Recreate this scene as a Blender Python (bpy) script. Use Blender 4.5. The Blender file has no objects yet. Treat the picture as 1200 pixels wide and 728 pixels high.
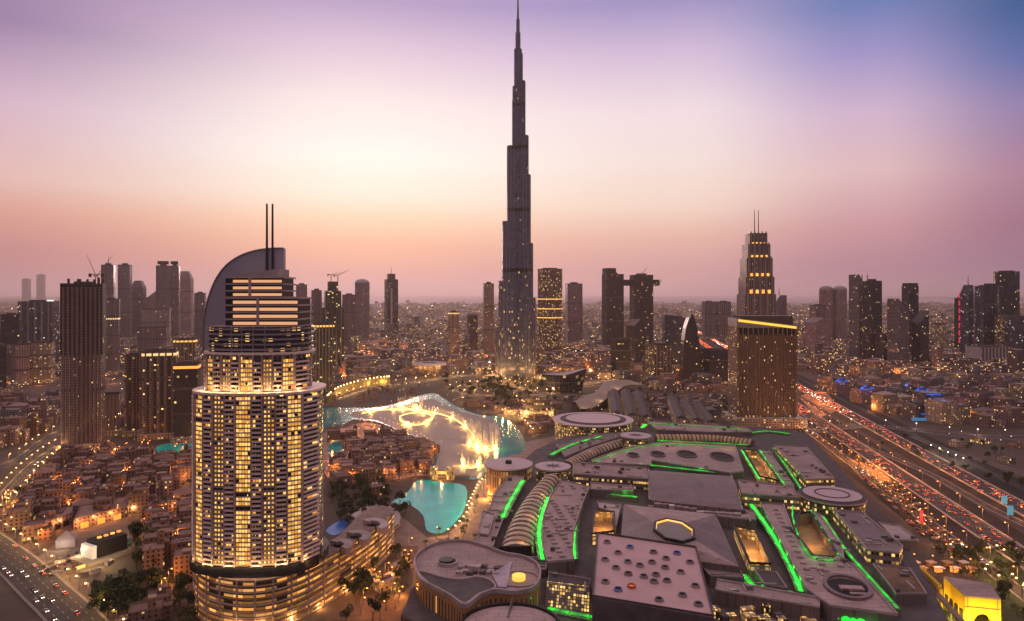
import bpy, bmesh, math, random
from mathutils import Vector, Matrix
R = random.Random(11)
SC = bpy.context.scene
COL = SC.collection
rad = math.radians

# ---------------------------------------------------------------- camera
CAM_H, FOC, HZ = 200.0, 800.0, 345.0          # height, focal length in photo pixels, horizon row
cam_d = bpy.data.cameras.new("camera"); cam = bpy.data.objects.new("camera", cam_d); COL.objects.link(cam)
cam.location = (0, 0, CAM_H); cam.rotation_euler = (rad(90), 0, 0)
cam_d.sensor_width = 36; cam_d.lens = 24; cam_d.shift_y = -19 / 1200
cam_d.clip_start = 1; cam_d.clip_end = 200000
SC.camera = cam

# ---------------------------------------------------------------- sky, sun, exposure
SUN_AZ, SUN_EL = rad(-12), rad(3.5)           # the sun is just down over the sea, left of the tall tower
world = bpy.data.worlds.new("World"); SC.world = world; world.use_nodes = True
nt = world.node_tree; nt.nodes.clear()
def N(nt, t, **kw):
    n = nt.nodes.new(t)
    for k, v in kw.items(): setattr(n, k, v)
    return n
def M_(nt, op, a, b=None, c=None, clamp=False):
    n = N(nt, 'ShaderNodeMath', operation=op, use_clamp=clamp)
    for i, s in enumerate((a, b, c)):
        if s is None: continue
        if isinstance(s, (int, float)): n.inputs[i].default_value = s
        else: nt.links.new(s, n.inputs[i])
    return n.outputs[0]
def MIX(nt, f, a, b, blend='MIX'):
    n = N(nt, 'ShaderNodeMix', data_type='RGBA', blend_type=blend)
    for s, i in ((f, 0), (a, 6), (b, 7)):
        if isinstance(s, (int, float)): n.inputs[i].default_value = s
        elif isinstance(s, (tuple, list)): n.inputs[i].default_value = (*s[:3], 1)
        else: nt.links.new(s, n.inputs[i])
    return n.outputs[2]
def lin(c): return tuple(((x/255)/12.92 if x/255 <= .04045 else ((x/255+.055)/1.055)**2.4) for x in c)
tc = N(nt, 'ShaderNodeTexCoord'); sp = N(nt, 'ShaderNodeSeparateXYZ'); nt.links.new(tc.outputs['Generated'], sp.inputs[0])
dx, dy, dz = sp.outputs
hor = M_(nt, 'SQRT', M_(nt, 'ADD', M_(nt, 'MULTIPLY', dx, dx), M_(nt, 'MULTIPLY', dy, dy)))
elev = M_(nt, 'DIVIDE', M_(nt, 'ARCTAN2', dz, hor), math.pi/2)       # 0 at the horizon, 1 overhead
azim = M_(nt, 'ARCTAN2', dx, dy)                                      # 0 ahead, + to the right
# colour of the dusk sky along five bearings: (photo row, colour) pairs, then the part of the sky above the frame
SKY = {
 -0.72: [(345,(196,136,144)),(320,(192,132,140)),(290,(196,134,136)),(240,(222,160,146)),(200,(232,188,184)),(100,(214,180,204)),(0,(150,122,168))],
 -0.21: [(345,(234,174,166)),(320,(232,176,164)),(288,(246,192,166)),(258,(255,222,194)),(230,(258,246,230)),(185,(262,258,250)),(120,(256,240,240)),(60,(232,206,226)),(0,(188,164,205))],
  0.24: [(345,(226,166,164)),(315,(222,168,166)),(278,(240,190,174)),(240,(252,224,208)),(190,(252,232,226)),(130,(248,228,234)),(60,(216,192,222)),(0,(160,148,200))],
  0.48: [(345,(188,136,154)),(315,(188,136,154)),(270,(210,154,162)),(200,(232,194,196)),(130,(214,184,212)),(60,(160,150,204)),(0,(104,126,184))],
  0.66: [(345,(160,118,146)),(320,(158,118,148)),(260,(164,114,140)),(200,(180,132,158)),(120,(148,130,178)),(60,(88,110,172)),(0,(48,92,148))]}
keys = sorted(SKY)
cols = []
for a in keys:
    r = N(nt, 'ShaderNodeValToRGB'); cr = r.color_ramp; cr.interpolation = 'B_SPLINE' if False else 'EASE'
    cr.interpolation = 'LINEAR'
    st = [(math.atan((HZ-y)/FOC*math.cos(a))/(math.pi/2), lin(c)) for y, c in SKY[a]]
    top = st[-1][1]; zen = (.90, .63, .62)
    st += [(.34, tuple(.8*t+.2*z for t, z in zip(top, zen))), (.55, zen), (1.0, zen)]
    while len(cr.elements) > 1: cr.elements.remove(cr.elements[-1])
    cr.elements[0].position = st[0][0]; cr.elements[0].color = (*st[0][1], 1)
    for p, c in st[1:]:
        e = cr.elements.new(p); e.color = (*c, 1)
    nt.links.new(elev, r.inputs[0]); cols.append(r.outputs[0])
sky = cols[0]
for i in range(1, 5):
    mr = N(nt, 'ShaderNodeMapRange', interpolation_type='SMOOTHSTEP')
    mr.inputs[1].default_value = keys[i-1]; mr.inputs[2].default_value = keys[i]; nt.links.new(azim, mr.inputs[0])
    sky = MIX(nt, mr.outputs[0], sky, cols[i])
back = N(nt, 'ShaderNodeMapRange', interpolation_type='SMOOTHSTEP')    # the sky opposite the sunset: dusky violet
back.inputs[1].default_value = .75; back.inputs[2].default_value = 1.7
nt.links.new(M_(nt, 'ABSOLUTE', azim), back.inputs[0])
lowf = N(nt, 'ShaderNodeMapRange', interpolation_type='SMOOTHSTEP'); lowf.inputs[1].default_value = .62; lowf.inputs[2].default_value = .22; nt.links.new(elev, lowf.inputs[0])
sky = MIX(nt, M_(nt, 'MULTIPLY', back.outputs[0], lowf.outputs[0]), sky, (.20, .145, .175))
nish = N(nt, 'ShaderNodeTexSky', sky_type='NISHITA'); nish.sun_disc = False; nish.sun_elevation = SUN_EL; nish.sun_rotation = SUN_AZ
nish.air_density = 1.5; nish.dust_density = 3
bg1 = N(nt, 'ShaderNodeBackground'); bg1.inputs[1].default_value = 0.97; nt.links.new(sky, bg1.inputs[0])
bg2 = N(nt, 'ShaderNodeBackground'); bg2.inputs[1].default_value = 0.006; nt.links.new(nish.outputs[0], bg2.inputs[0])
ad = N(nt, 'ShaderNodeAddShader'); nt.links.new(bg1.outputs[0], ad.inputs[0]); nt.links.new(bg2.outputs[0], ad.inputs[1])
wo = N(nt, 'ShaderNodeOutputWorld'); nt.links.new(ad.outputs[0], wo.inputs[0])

sun_d = bpy.data.lights.new("sun", 'SUN'); sun_d.energy = 0.9; sun_d.angle = rad(10); sun_d.color = (1, .66, .58)
sun = bpy.data.objects.new("sun", sun_d); COL.objects.link(sun)
sdir = Vector((math.sin(SUN_AZ)*math.cos(SUN_EL), math.cos(SUN_AZ)*math.cos(SUN_EL), math.sin(SUN_EL)))
sun.rotation_euler = sdir.to_track_quat('Z', 'Y').to_euler()
SC.view_settings.view_transform = 'Standard'; SC.view_settings.look = 'None'
SC.view_settings.exposure = 0.0; SC.view_settings.gamma = 1; SC.view_settings.use_curve_mapping = False
cy = SC.cycles
cy.max_bounces = 5; cy.diffuse_bounces = 2; cy.glossy_bounces = 2; cy.transparent_max_bounces = 24; cy.volume_bounces = 1
cy.sample_clamp_indirect = 3; cy.use_light_tree = True; cy.use_denoising = True
cy.caustics_reflective = False; cy.caustics_refractive = False
try: cy.denoiser = 'OPENIMAGEDENOISE'
except Exception: pass

# ---------------------------------------------------------------- helpers: places read off the photo as points on level z
def dep(y, z=0.0): return (CAM_H - z)*FOC/(y - HZ)
def P(x, y, z=0.0):
    d = dep(y, z); return ((x-600)*d/FOC, d)
def PL(pts, z=0.0): return [P(x, y, z) for x, y in pts]
def XA(px, D): return (px-600)*D/FOC
def ZA(py, D): return CAM_H + (HZ-py)*D/FOC
def inside(p, poly):
    x, y = p; c = False; j = len(poly)-1
    for i in range(len(poly)):
        xi, yi = poly[i]; xj, yj = poly[j]
        if (yi > y) != (yj > y) and x < (xj-xi)*(y-yi)/(yj-yi)+xi: c = not c
        j = i
    return c
def area(p): return sum(p[i-1][0]*p[i][1]-p[i][0]*p[i-1][1] for i in range(len(p)))/2
def ccw(p): return list(p) if area(p) > 0 else list(p)[::-1]
def smooth(pts, n=4, closed=False):            # Catmull-Rom through the points
    out = []; L = len(pts)
    rng = range(L) if closed else range(L-1)
    for i in rng:
        g = lambda k: pts[k % L] if closed else pts[max(0, min(L-1, k))]
        p0, p1, p2, p3 = g(i-1), g(i), g(i+1), g(i+2)
        for s in range(n):
            t = s/n
            out.append(tuple(.5*(2*p1[k]+(p2[k]-p0[k])*t+(2*p0[k]-5*p1[k]+4*p2[k]-p3[k])*t*t+(3*p1[k]-p0[k]-3*p2[k]+p3[k])*t**3) for k in range(len(p1))))
    if not closed: out.append(tuple(pts[-1]))
    return out
def ellipse(cx, cy_, a, b, n=40, a0=0, a1=2*math.pi, rot=0):
    full = abs(a1-a0-2*math.pi) < 1e-6
    k = n if full else n+1
    o = []
    for i in range(k):
        t = a0+(a1-a0)*i/n; x, y = a*math.cos(t), b*math.sin(t)
        o.append((cx+x*math.cos(rot)-y*math.sin(rot), cy_+x*math.sin(rot)+y*math.cos(rot)))
    return o
def rect(cx, cy_, w, d, rot=0):
    c, s = math.cos(rot), math.sin(rot)
    return [(cx+x*c-y*s, cy_+x*s+y*c) for x, y in ((-w/2,-d/2),(w/2,-d/2),(w/2,d/2),(-w/2,d/2))]
def offset(poly, k):
    cx = sum(p[0] for p in poly)/len(poly); cy_ = sum(p[1] for p in poly)/len(poly)
    return [(cx+(x-cx)*k, cy_+(y-cy_)*k) for x, y in poly]

class MB:                                       # collects faces of ONE mesh
    def __init__(s): s.v = []; s.f = []; s.m = []; s.uv = []
    def face(s, pts, m=0, uv=None):
        i = len(s.v); s.v += [tuple(p) for p in pts]; s.f.append(tuple(range(i, i+len(pts)))); s.m.append(m)
        s.uv.append(uv or [(p[0], p[1]) for p in pts]); return s
    def prism(s, poly, z0, z1, side=0, top=1, bottom=False, poly1=None, u0=0.0):
        n = len(poly)
        if area(poly) < 0:
            poly = list(poly)[::-1]
            if poly1: poly1 = list(poly1)[::-1]
        q = poly1 or poly
        zt = z1 if callable(z1) else (lambda p: z1)
        zb = z0 if callable(z0) else (lambda p: z0)
        u = u0
        for i in range(n):
            a, b = poly[i], poly[(i+1) % n]; A, B = q[i], q[(i+1) % n]
            L = math.hypot(b[0]-a[0], b[1]-a[1])
            s.face([(a[0],a[1],zb(a)),(b[0],b[1],zb(b)),(B[0],B[1],zt(B)),(A[0],A[1],zt(A))], side, [(u,zb(a)),(u+L,zb(b)),(u+L,zt(B)),(u,zt(A))])
            u += L
        if top is not None: s.face([(p[0],p[1],zt(p)) for p in q], top)
        if bottom: s.face([(p[0],p[1],zb(p)) for p in poly[::-1]], top if top is not None else side)
        return s
    def box(s, cx, cy_, w, d, z0, z1, rot=0, side=0, top=None, bottom=True):
        return s.prism(rect(cx, cy_, w, d, rot), z0, z1, side, side if top is None else top, bottom)
    def cyl(s, cx, cy_, r0, z0, z1, r1=None, n=12, m=0, top=None, bottom=False):
        return s.prism(ellipse(cx, cy_, r0, r0, n), z0, z1, m, m if top is None else top, bottom, ellipse(cx, cy_, r1, r1, n) if r1 is not None else None)
    def bar(s, a, b, r, m=0, n=4, r1=None):
        a, b = Vector(a), Vector(b); d = (b-a).normalized(); r1 = r if r1 is None else r1
        x = d.orthogonal().normalized(); y = d.cross(x)
        A = [a+(x*math.cos(2*math.pi*i/n+.78)+y*math.sin(2*math.pi*i/n+.78))*r for i in range(n)]
        B = [b+(x*math.cos(2*math.pi*i/n+.78)+y*math.sin(2*math.pi*i/n+.78))*r1 for i in range(n)]
        for i in range(n): s.face([A[i], A[(i+1) % n], B[(i+1) % n], B[i]], m)
        s.face(A[::-1], m); s.face(B, m); return s
    def ball(s, c, r, m=0, n=8, k=5, sz=1.0):
        c = Vector(c); ring = lambda j: [c+Vector((r*math.sin(math.pi*j/k)*math.cos(2*math.pi*i/n), r*math.sin(math.pi*j/k)*math.sin(2*math.pi*i/n), -sz*r*math.cos(math.pi*j/k))) for i in range(n)]
        for j in range(k):
            a, b = ring(j), ring(j+1)
            for i in range(n):
                q = [a[i], a[(i+1) % n], b[(i+1) % n], b[i]]
                if j == 0: q = [a[0], b[(i+1) % n], b[i]]
                if j == k-1: q = [a[i], a[(i+1) % n], b[0]]
                s.face(q, m)
        return s
    def ribbon(s, pts, w, z0, z1, m=0, closed=False, top=None):     # a strip of width w along a line
        L = len(pts); Lp, Rp = [], []
        for i in range(L):
            a = pts[i-1] if (i or closed) else pts[0]; b = pts[(i+1) % L] if (i < L-1 or closed) else pts[-1]
            d = Vector((b[0]-a[0], b[1]-a[1])); d.normalize(); n = Vector((-d.y, d.x))
            ww = w[i] if isinstance(w, (list, tuple)) else w
            Lp.append((pts[i][0]+n.x*ww/2, pts[i][1]+n.y*ww/2)); Rp.append((pts[i][0]-n.x*ww/2, pts[i][1]-n.y*ww/2))
        u = 0; tm = m if top is None else top
        for i in range(L if closed else L-1):
            j = (i+1) % L
            l = math.hypot(pts[j][0]-pts[i][0], pts[j][1]-pts[i][1])
            s.face([(*Rp[i], z1), (*Rp[j], z1), (*Lp[j], z1), (*Lp[i], z1)], tm, [(u,0),(u+l,0),(u+l,1),(u,1)])
            if z1-z0 > .01:
                s.face([(*Rp[i], z0), (*Rp[j], z0), (*Rp[j], z1), (*Rp[i], z1)], m, [(u,z0),(u+l,z0),(u+l,z1),(u,z1)])
                s.face([(*Lp[j], z0), (*Lp[i], z0), (*Lp[i], z1), (*Lp[j], z1)], m, [(u,z0),(u+l,z0),(u+l,z1),(u,z1)])
            u += l
        if z1-z0 > .01 and not closed:
            s.face([(*Lp[0], z0), (*Rp[0], z0), (*Rp[0], z1), (*Lp[0], z1)], m); s.face([(*Rp[-1], z0), (*Lp[-1], z0), (*Lp[-1], z1), (*Rp[-1], z1)], m)
        return s
    def mesh(s, name, mats, o=(0,0,0)):
        me = bpy.data.meshes.new(name)
        me.from_pydata([(x-o[0], y-o[1], z-o[2]) for x, y, z in s.v], [], s.f)
        for m in (mats if isinstance(mats, (list, tuple)) else [mats]): me.materials.append(m)
        nm = len(me.materials)-1
        me.polygons.foreach_set('material_index', [min(k, nm) for k in s.m])
        l = me.uv_layers.new(name='UVMap'); l.data.foreach_set('uv', [c for f in s.uv for p in f for c in p])
        me.update(); return me
    def build(s, name, mats, parent=None, smooth_=False):
        o = Vector((0,0,0)); p = parent
        while p is not None: o += p.location; p = p.parent
        me = s.mesh(name, mats, o)
        if smooth_: me.polygons.foreach_set('use_smooth', [True]*len(me.polygons))
        ob = bpy.data.objects.new(name, me); COL.objects.link(ob)
        if parent: ob.parent = parent
        return ob
def tag(o, label=None, cat=None, group=None, kind=None):
    if label: o['label'] = label
    if cat: o['category'] = cat
    if group: o['group'] = group
    if kind: o['kind'] = kind
    return o
def thing(name, label, cat, loc=(0,0,0), group=None):
    o = bpy.data.objects.new(name, None); COL.objects.link(o); o.location = (loc[0], loc[1], loc[2] if len(loc) > 2 else 0)
    o.empty_display_size = 2
    return tag(o, label, cat, group)
def copy_tree(o, parent=None):
    c = o.copy(); COL.objects.link(c)
    if parent: c.parent = parent
    for ch in o.children: copy_tree(ch, c)
    return c
USED = set()
def uniq(lab):
    assert lab not in USED, lab
    USED.add(lab); return lab

# ---------------------------------------------------------------- materials
def shader(name):
    m = bpy.data.materials.new(name); m.use_nodes = True; nt = m.node_tree
    return m, nt, nt.nodes['Principled BSDF']
def mat(name, c, rough=.8, metal=0.0, var=.25, scale=.15, spec=.3, var2=None):
    m, nt, b = shader(name)
    tcn = N(nt, 'ShaderNodeTexCoord')
    nz = N(nt, 'ShaderNodeTexNoise'); nz.inputs['Scale'].default_value = scale; nz.inputs['Detail'].default_value = 5; nz.inputs['Roughness'].default_value = .65
    nt.links.new(tcn.outputs['Object'], nz.inputs['Vector'])
    mr = N(nt, 'ShaderNodeMapRange'); mr.inputs[1].default_value = .3; mr.inputs[2].default_value = .7; mr.inputs[3].default_value = 1-var; mr.inputs[4].default_value = 1+var
    nt.links.new(nz.outputs[0], mr.inputs[0])
    oi = N(nt, 'ShaderNodeObjectInfo')
    k = M_(nt, 'MULTIPLY', mr.outputs[0], M_(nt, 'MULTIPLY_ADD', oi.outputs['Random'], .3, .85))
    v = N(nt, 'ShaderNodeVectorMath', operation='SCALE'); v.inputs[0].default_value = c; nt.links.new(k, v.inputs['Scale'])
    nt.links.new(v.outputs[0], b.inputs['Base Color'])
    b.inputs['Roughness'].default_value = rough; b.inputs['Metallic'].default_value = metal; b.inputs['Specular IOR Level'].default_value = spec
    return m
def glow(name, c, s, sample=False):
    m, nt, b = shader(name)
    b.inputs['Base Color'].default_value = (*[min(1, x)*.5 for x in c], 1)
    b.inputs['Emission Color'].default_value = (*c, 1); b.inputs['Emission Strength'].default_value = s
    m.cycles.emission_sampling = 'FRONT' if sample else 'NONE'
    return m
def facade(name, wall, glass=(.03,.03,.04), bay=4.0, flr=3.6, wf=.6, hf=.55, lit=.12, col=(1,.55,.18), s=3.0, grough=.15, wrough=.75, low=None, col2=(1,.66,.26), metal=0.0, var=.2, pier=0.0, bandz=None):
    """wall with a grid of windows in metres (u along the wall, v up); part of the panes are lit rooms.
    low=(height, share): below that height the share of lit panes rises to that number. pier: dark/pale vertical ribs."""
    m, nt, b = shader(name)
    uvn = N(nt, 'ShaderNodeUVMap'); sp = N(nt, 'ShaderNodeSeparateXYZ'); nt.links.new(uvn.outputs[0], sp.inputs[0])
    ub = M_(nt, 'DIVIDE', sp.outputs[0], bay); vb = M_(nt, 'DIVIDE', sp.outputs[1], flr)
    cu, cv = M_(nt, 'FLOOR', ub), M_(nt, 'FLOOR', vb); fu, fv = M_(nt, 'FRACT', ub), M_(nt, 'FRACT', vb)
    hm = M_(nt, 'LESS_THAN', M_(nt, 'ABSOLUTE', M_(nt, 'SUBTRACT', fu, .5)), wf/2)
    vm = M_(nt, 'LESS_THAN', M_(nt, 'ABSOLUTE', M_(nt, 'SUBTRACT', fv, .5)), hf/2)
    mask = M_(nt, 'MULTIPLY', hm, vm)
    oi = N(nt, 'ShaderNodeObjectInfo')
    cb = N(nt, 'ShaderNodeCombineXYZ'); nt.links.new(cu, cb.inputs[0]); nt.links.new(cv, cb.inputs[1])
    nt.links.new(M_(nt, 'MULTIPLY', oi.outputs['Random'], 91.0), cb.inputs[2])
    wn = N(nt, 'ShaderNodeTexWhiteNoise', noise_dimensions='3D'); nt.links.new(cb.outputs[0], wn.inputs['Vector'])
    cl = N(nt, 'ShaderNodeTexNoise'); cl.inputs['Scale'].default_value = .22; cl.inputs['Detail'].default_value = 2; nt.links.new(cb.outputs[0], cl.inputs['Vector'])
    share = M_(nt, 'MULTIPLY', M_(nt, 'MULTIPLY_ADD', cl.outputs[0], 3.0, -.5, clamp=False), lit)
    if low:
        mr = N(nt, 'ShaderNodeMapRange'); mr.inputs[1].default_value = low[0]; mr.inputs[2].default_value = low[0]*.2; mr.inputs[3].default_value = 0; mr.inputs[4].default_value = low[1]
        nt.links.new(sp.outputs[1], mr.inputs[0]); share = M_(nt, 'ADD', share, mr.outputs[0])
    on = M_(nt, 'LESS_THAN', wn.outputs['Value'], share)
    sc = N(nt, 'ShaderNodeSeparateColor'); nt.links.new(wn.outputs['Color'], sc.inputs[0])
    amp = M_(nt, 'MULTIPLY_ADD', M_(nt, 'POWER', sc.outputs[1], 2.0), .85, .12)
    es = M_(nt, 'MULTIPLY', M_(nt, 'MULTIPLY', mask, on), M_(nt, 'MULTIPLY', amp, s))
    nt.links.new(MIX(nt, sc.outputs[2], col, col2), b.inputs['Emission Color']); nt.links.new(es, b.inputs['Emission Strength'])
    tcn = N(nt, 'ShaderNodeTexCoord'); nz = N(nt, 'ShaderNodeTexNoise'); nz.inputs['Scale'].default_value = .06; nz.inputs['Detail'].default_value = 6; nt.links.new(tcn.outputs['Object'], nz.inputs['Vector'])
    k = M_(nt, 'MULTIPLY', M_(nt, 'MULTIPLY_ADD', nz.outputs[0], var*4, 1-var*2), M_(nt, 'MULTIPLY_ADD', oi.outputs['Random'], .4, .8))
    v = N(nt, 'ShaderNodeVectorMath', operation='SCALE'); v.inputs[0].default_value = wall; nt.links.new(k, v.inputs['Scale'])
    wcol = v.outputs[0]
    if pier:
        pm = M_(nt, 'LESS_THAN', M_(nt, 'FRACT', M_(nt, 'DIVIDE', sp.outputs[0], bay*2)), .3)
        wcol = MIX(nt, M_(nt, 'MULTIPLY', pm, pier), wcol, (.5, .4, .4))
    if bandz:
        for z0, z1 in bandz:
            bm = M_(nt, 'MULTIPLY', M_(nt, 'GREATER_THAN', sp.outputs[1], z0), M_(nt, 'LESS_THAN', sp.outputs[1], z1))
            wcol = MIX(nt, bm, wcol, (.02, .018, .02)); mask = M_(nt, 'MULTIPLY', mask, M_(nt, 'SUBTRACT', 1.0, bm))
    # panes differ a little: blinds, tilt
    gv = N(nt, 'ShaderNodeVectorMath', operation='SCALE'); gv.inputs[0].default_value = glass; nt.links.new(M_(nt, 'MULTIPLY_ADD', sc.outputs[0], 1.2, .4), gv.inputs['Scale'])
    nt.links.new(MIX(nt, mask, wcol, gv.outputs[0]), b.inputs['Base Color'])
    nt.links.new(M_(nt, 'MULTIPLY_ADD', mask, grough-wrough, wrough), b.inputs['Roughness'])
    b.inputs['Metallic'].default_value = metal
    m.cycles.emission_sampling = 'NONE'
    return m
GOLD, WARM, ORNG, COOL, GREEN = (1,.52,.11), (1,.64,.28), (1,.34,.05), (.75,.85,1), (.02,1,.06)
m_roof = mat('roof_felt', (.20,.155,.15), .85, var=.3, scale=.08)
m_rooflt = mat('roof_pale', (.38,.31,.31), .8, var=.25, scale=.1)
m_roofdk = mat('roof_dark', (.09,.075,.08), .8, var=.3, scale=.1)
def sheet(name, c, rough, bw, bh, dark=.58):
    m = mat(name, c, rough, var=.22, scale=.06); nt = m.node_tree; b = nt.nodes['Principled BSDF']; src = b.inputs['Base Color'].links[0].from_socket
    t = N(nt, 'ShaderNodeTexCoord'); br = N(nt, 'ShaderNodeTexBrick'); br.inputs['Scale'].default_value = 1; br.inputs['Brick Width'].default_value = bw; br.inputs['Row Height'].default_value = bh; br.inputs['Mortar Size'].default_value = .22
    br.inputs['Color1'].default_value = (1,1,1,1); br.inputs['Color2'].default_value = (.86,.86,.88,1); br.inputs['Mortar'].default_value = (dark,dark,dark,1)
    nt.links.new(t.outputs['Object'], br.inputs['Vector']); n2 = N(nt, 'ShaderNodeTexNoise'); n2.inputs['Scale'].default_value = .9; n2.inputs['Detail'].default_value = 4; nt.links.new(t.outputs['Object'], n2.inputs['Vector'])
    c1 = MIX(nt, 1.0, src, br.outputs['Color'], 'MULTIPLY'); c2 = MIX(nt, M_(nt, 'MULTIPLY', M_(nt, 'GREATER_THAN', n2.outputs[0], .6), .35), c1, tuple(x*.55 for x in c))
    nt.links.new(c2, b.inputs['Base Color']); return m
m_mall = sheet('mall_roof_sheet', (.37,.265,.26), .65, 12, 5)
m_mall2 = sheet('mall_roof_grey', (.20,.15,.155), .6, 18, 4)
m_conc = mat('concrete', (.27,.225,.2), .85, scale=.2)
m_concdk = mat('raw_concrete', (.1,.08,.075), .9, scale=.2)
m_white = mat('white_panel', (.62,.55,.55), .6, var=.12)
m_mauve = mat('grey_panel', (.30,.26,.30), .4, var=.12, scale=.05)
m_steel = mat('steel', (.22,.2,.21), .4, .6)
m_dark = mat('dark_metal', (.025,.022,.025), .5)
m_black = mat('dark_opening', (.012,.01,.012), .7)
m_glass = mat('dark_glass', (.02,.022,.03), .08, spec=.6, var=.1)
m_sand = mat('sand_stone', (.33,.22,.15), .9, scale=.1)
m_asph = mat('asphalt', (.05,.042,.042), .8, var=.25, scale=.08)
m_line = mat('road_paint', (.42,.38,.34), .7, var=.1)
m_pave = mat('paving', (.24,.17,.145), .85, var=.3, scale=.12)
m_trunk = mat('bark', (.12,.08,.05), .9)
m_leafs = [mat('foliage_dark', (.035,.05,.022), .8, var=.5, scale=.6), mat('foliage_mid', (.055,.075,.03), .8, var=.5, scale=.6), mat('foliage_olive', (.08,.085,.035), .8, var=.5, scale=.6)]
g_gold = glow('lit_gold', GOLD, 1.3); g_warm = glow('lit_warm', WARM, 1.1); g_orng = glow('lit_orange', ORNG, 1.3)
g_white = glow('lit_white', (1,.92,.85), 1.1); g_green = glow('green_lamp', GREEN, .85, True); g_green2 = glow('green_lamp_dim', GREEN, .32, True)
g_lamp = glow('street_lamp_glass', (1,.52,.18), 7); g_lampo = glow('sodium_lamp_glass', (1,.32,.06), 4.5); g_lampw = glow('white_lamp_glass', (1,.88,.7), 9)
g_red = glow('tail_lamp', (1,.09,.012), 5.5); g_head = glow('head_lamp', (1,.86,.66), 9); g_blue = glow('blue_neon', (.06,.16,.8), .5); g_redn = glow('red_light', (1,.05,.08), .6)
LIGHTS = {}
def point(name, parent, p, power, c, r=1.0):     # a lamp's own light, shared data for equal lamps
    k = (round(power), c, r)
    if k not in LIGHTS:
        l = bpy.data.lights.new(name, 'POINT'); l.energy = power; l.color = c; l.shadow_soft_size = r; LIGHTS[k] = l
    o = bpy.data.objects.new(name, LIGHTS[k]); COL.objects.link(o)
    off = Vector((0,0,0)); q = parent
    while q is not None: off += q.location; q = q.parent
    o.location = Vector(p)-off; o.parent = parent
    return o
# ---------------------------------------------------------------- ground
m_ground, gn, gb = shader('city_ground')
tcg = N(gn, 'ShaderNodeTexCoord')
v1 = N(gn, 'ShaderNodeTexVoronoi'); v1.inputs['Scale'].default_value = .018; gn.links.new(tcg.outputs['Object'], v1.inputs['Vector'])
v2 = N(gn, 'ShaderNodeTexNoise'); v2.inputs['Scale'].default_value = .05; v2.inputs['Detail'].default_value = 8; gn.links.new(tcg.outputs['Object'], v2.inputs['Vector'])
sv = N(gn, 'ShaderNodeSeparateColor'); gn.links.new(v1.outputs['Color'], sv.inputs[0])
gc = MIX(gn, sv.outputs[0], (.022,.017,.015), (.115,.07,.05))
gc = MIX(gn, M_(gn, 'MULTIPLY', v2.outputs[0], .9), gc, (.09,.065,.05))
gn.links.new(gc, gb.inputs['Base Color']); gb.inputs['Roughness'].default_value = .9
gm = MB().face([(-69000,-2900,0),(69000,-2900,0),(69000,89000,0),(-69000,89000,0)])
tag(gm.build('ground', m_ground), kind='structure')
m_sea = mat('sea_water', (.36,.27,.28), .7, var=.05, scale=.001)
tag(MB().face([(-9000,15000,.6),(12000,12500,.6),(30000,60000,.6),(-20000,60000,.6)]).build('sea', m_sea), kind='structure')
# ---------------------------------------------------------------- roads, water, squares
EXCL = []                                       # ground already taken, as polygons in metres
def keep(poly): EXCL.append(poly)
HWY = lambda Y, c: (.172*Y + c, Y)
def strip(name, pts, w, z, m=None, lines=0, kerb=True, zl=.12):
    b = MB().ribbon(pts, w, z-.02, z, 0); tag(b.build(name, m or m_asph), kind='structure')
    if lines:
        lm = MB()
        for k in range(lines+1):
            o = -w/2+.6+(w-1.2)*k/lines
            line = []
            for i in range(len(pts)):
                a = pts[max(0, i-1)]; c = pts[min(len(pts)-1, i+1)]
                d = Vector((c[0]-a[0], c[1]-a[1])).normalized(); line.append((pts[i][0]-d.y*o, pts[i][1]+d.x*o))
            if k in (0, lines): lm.ribbon(line, .35, z+zl, z+zl)
            else:
                for i in range(0, len(line)-1):
                    a, c = Vector(line[i]), Vector(line[i+1]); L = (c-a).length; n = max(1, int(L/12))
                    for j in range(n): lm.ribbon([tuple(a+(c-a)*(j/n)), tuple(a+(c-a)*((j+.4)/n))], .3, z+zl, z+zl)
        tag(lm.build(name+'_markings', m_line), kind='structure')
    if kerb:
        km = MB()
        for sgn in (-1, 1):
            line = []
            for i in range(len(pts)):
                a = pts[max(0, i-1)]; c = pts[min(len(pts)-1, i+1)]
                d = Vector((c[0]-a[0], c[1]-a[1])).normalized(); o = sgn*(w/2+.3); line.append((pts[i][0]-d.y*o, pts[i][1]+d.x*o))
            km.ribbon(line, .6, 0, z+.15)
        tag(km.build(name+'_kerb', m_conc), kind='structure')
    keep([(p[0]-w/2-6, p[1]) for p in pts]+[(p[0]+w/2+6, p[1]) for p in pts[::-1]])
hy = [380+i*60 for i in range(95)]
m_med = mat('median_gravel', (.032,.026,.024), .95, var=.4, scale=.1)
tag(MB().ribbon([HWY(y, 333) for y in hy], 176, .05, .09).build('highway_verge', m_med), kind='structure')
strip('highway_road', [HWY(y, 366) for y in hy], 22, .5, lines=6)
strip('highway_road', [HWY(y, 298) for y in hy], 22, .5, lines=6)
strip('service_road', [HWY(y, 333) for y in hy], 9, .35, kerb=False)
strip('service_road', [HWY(y, 262) for y in hy if y < 1700], 11, .35, lines=2)
strip('service_road', [HWY(y, 404) for y in hy if y < 2400], 10, .35, kerb=False)
keep([HWY(300, 240), HWY(300, 420), HWY(6000, 420), HWY(6000, 240)])
m_barr = mat('barrier', (.55,.48,.42), .8, var=.1)
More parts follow.
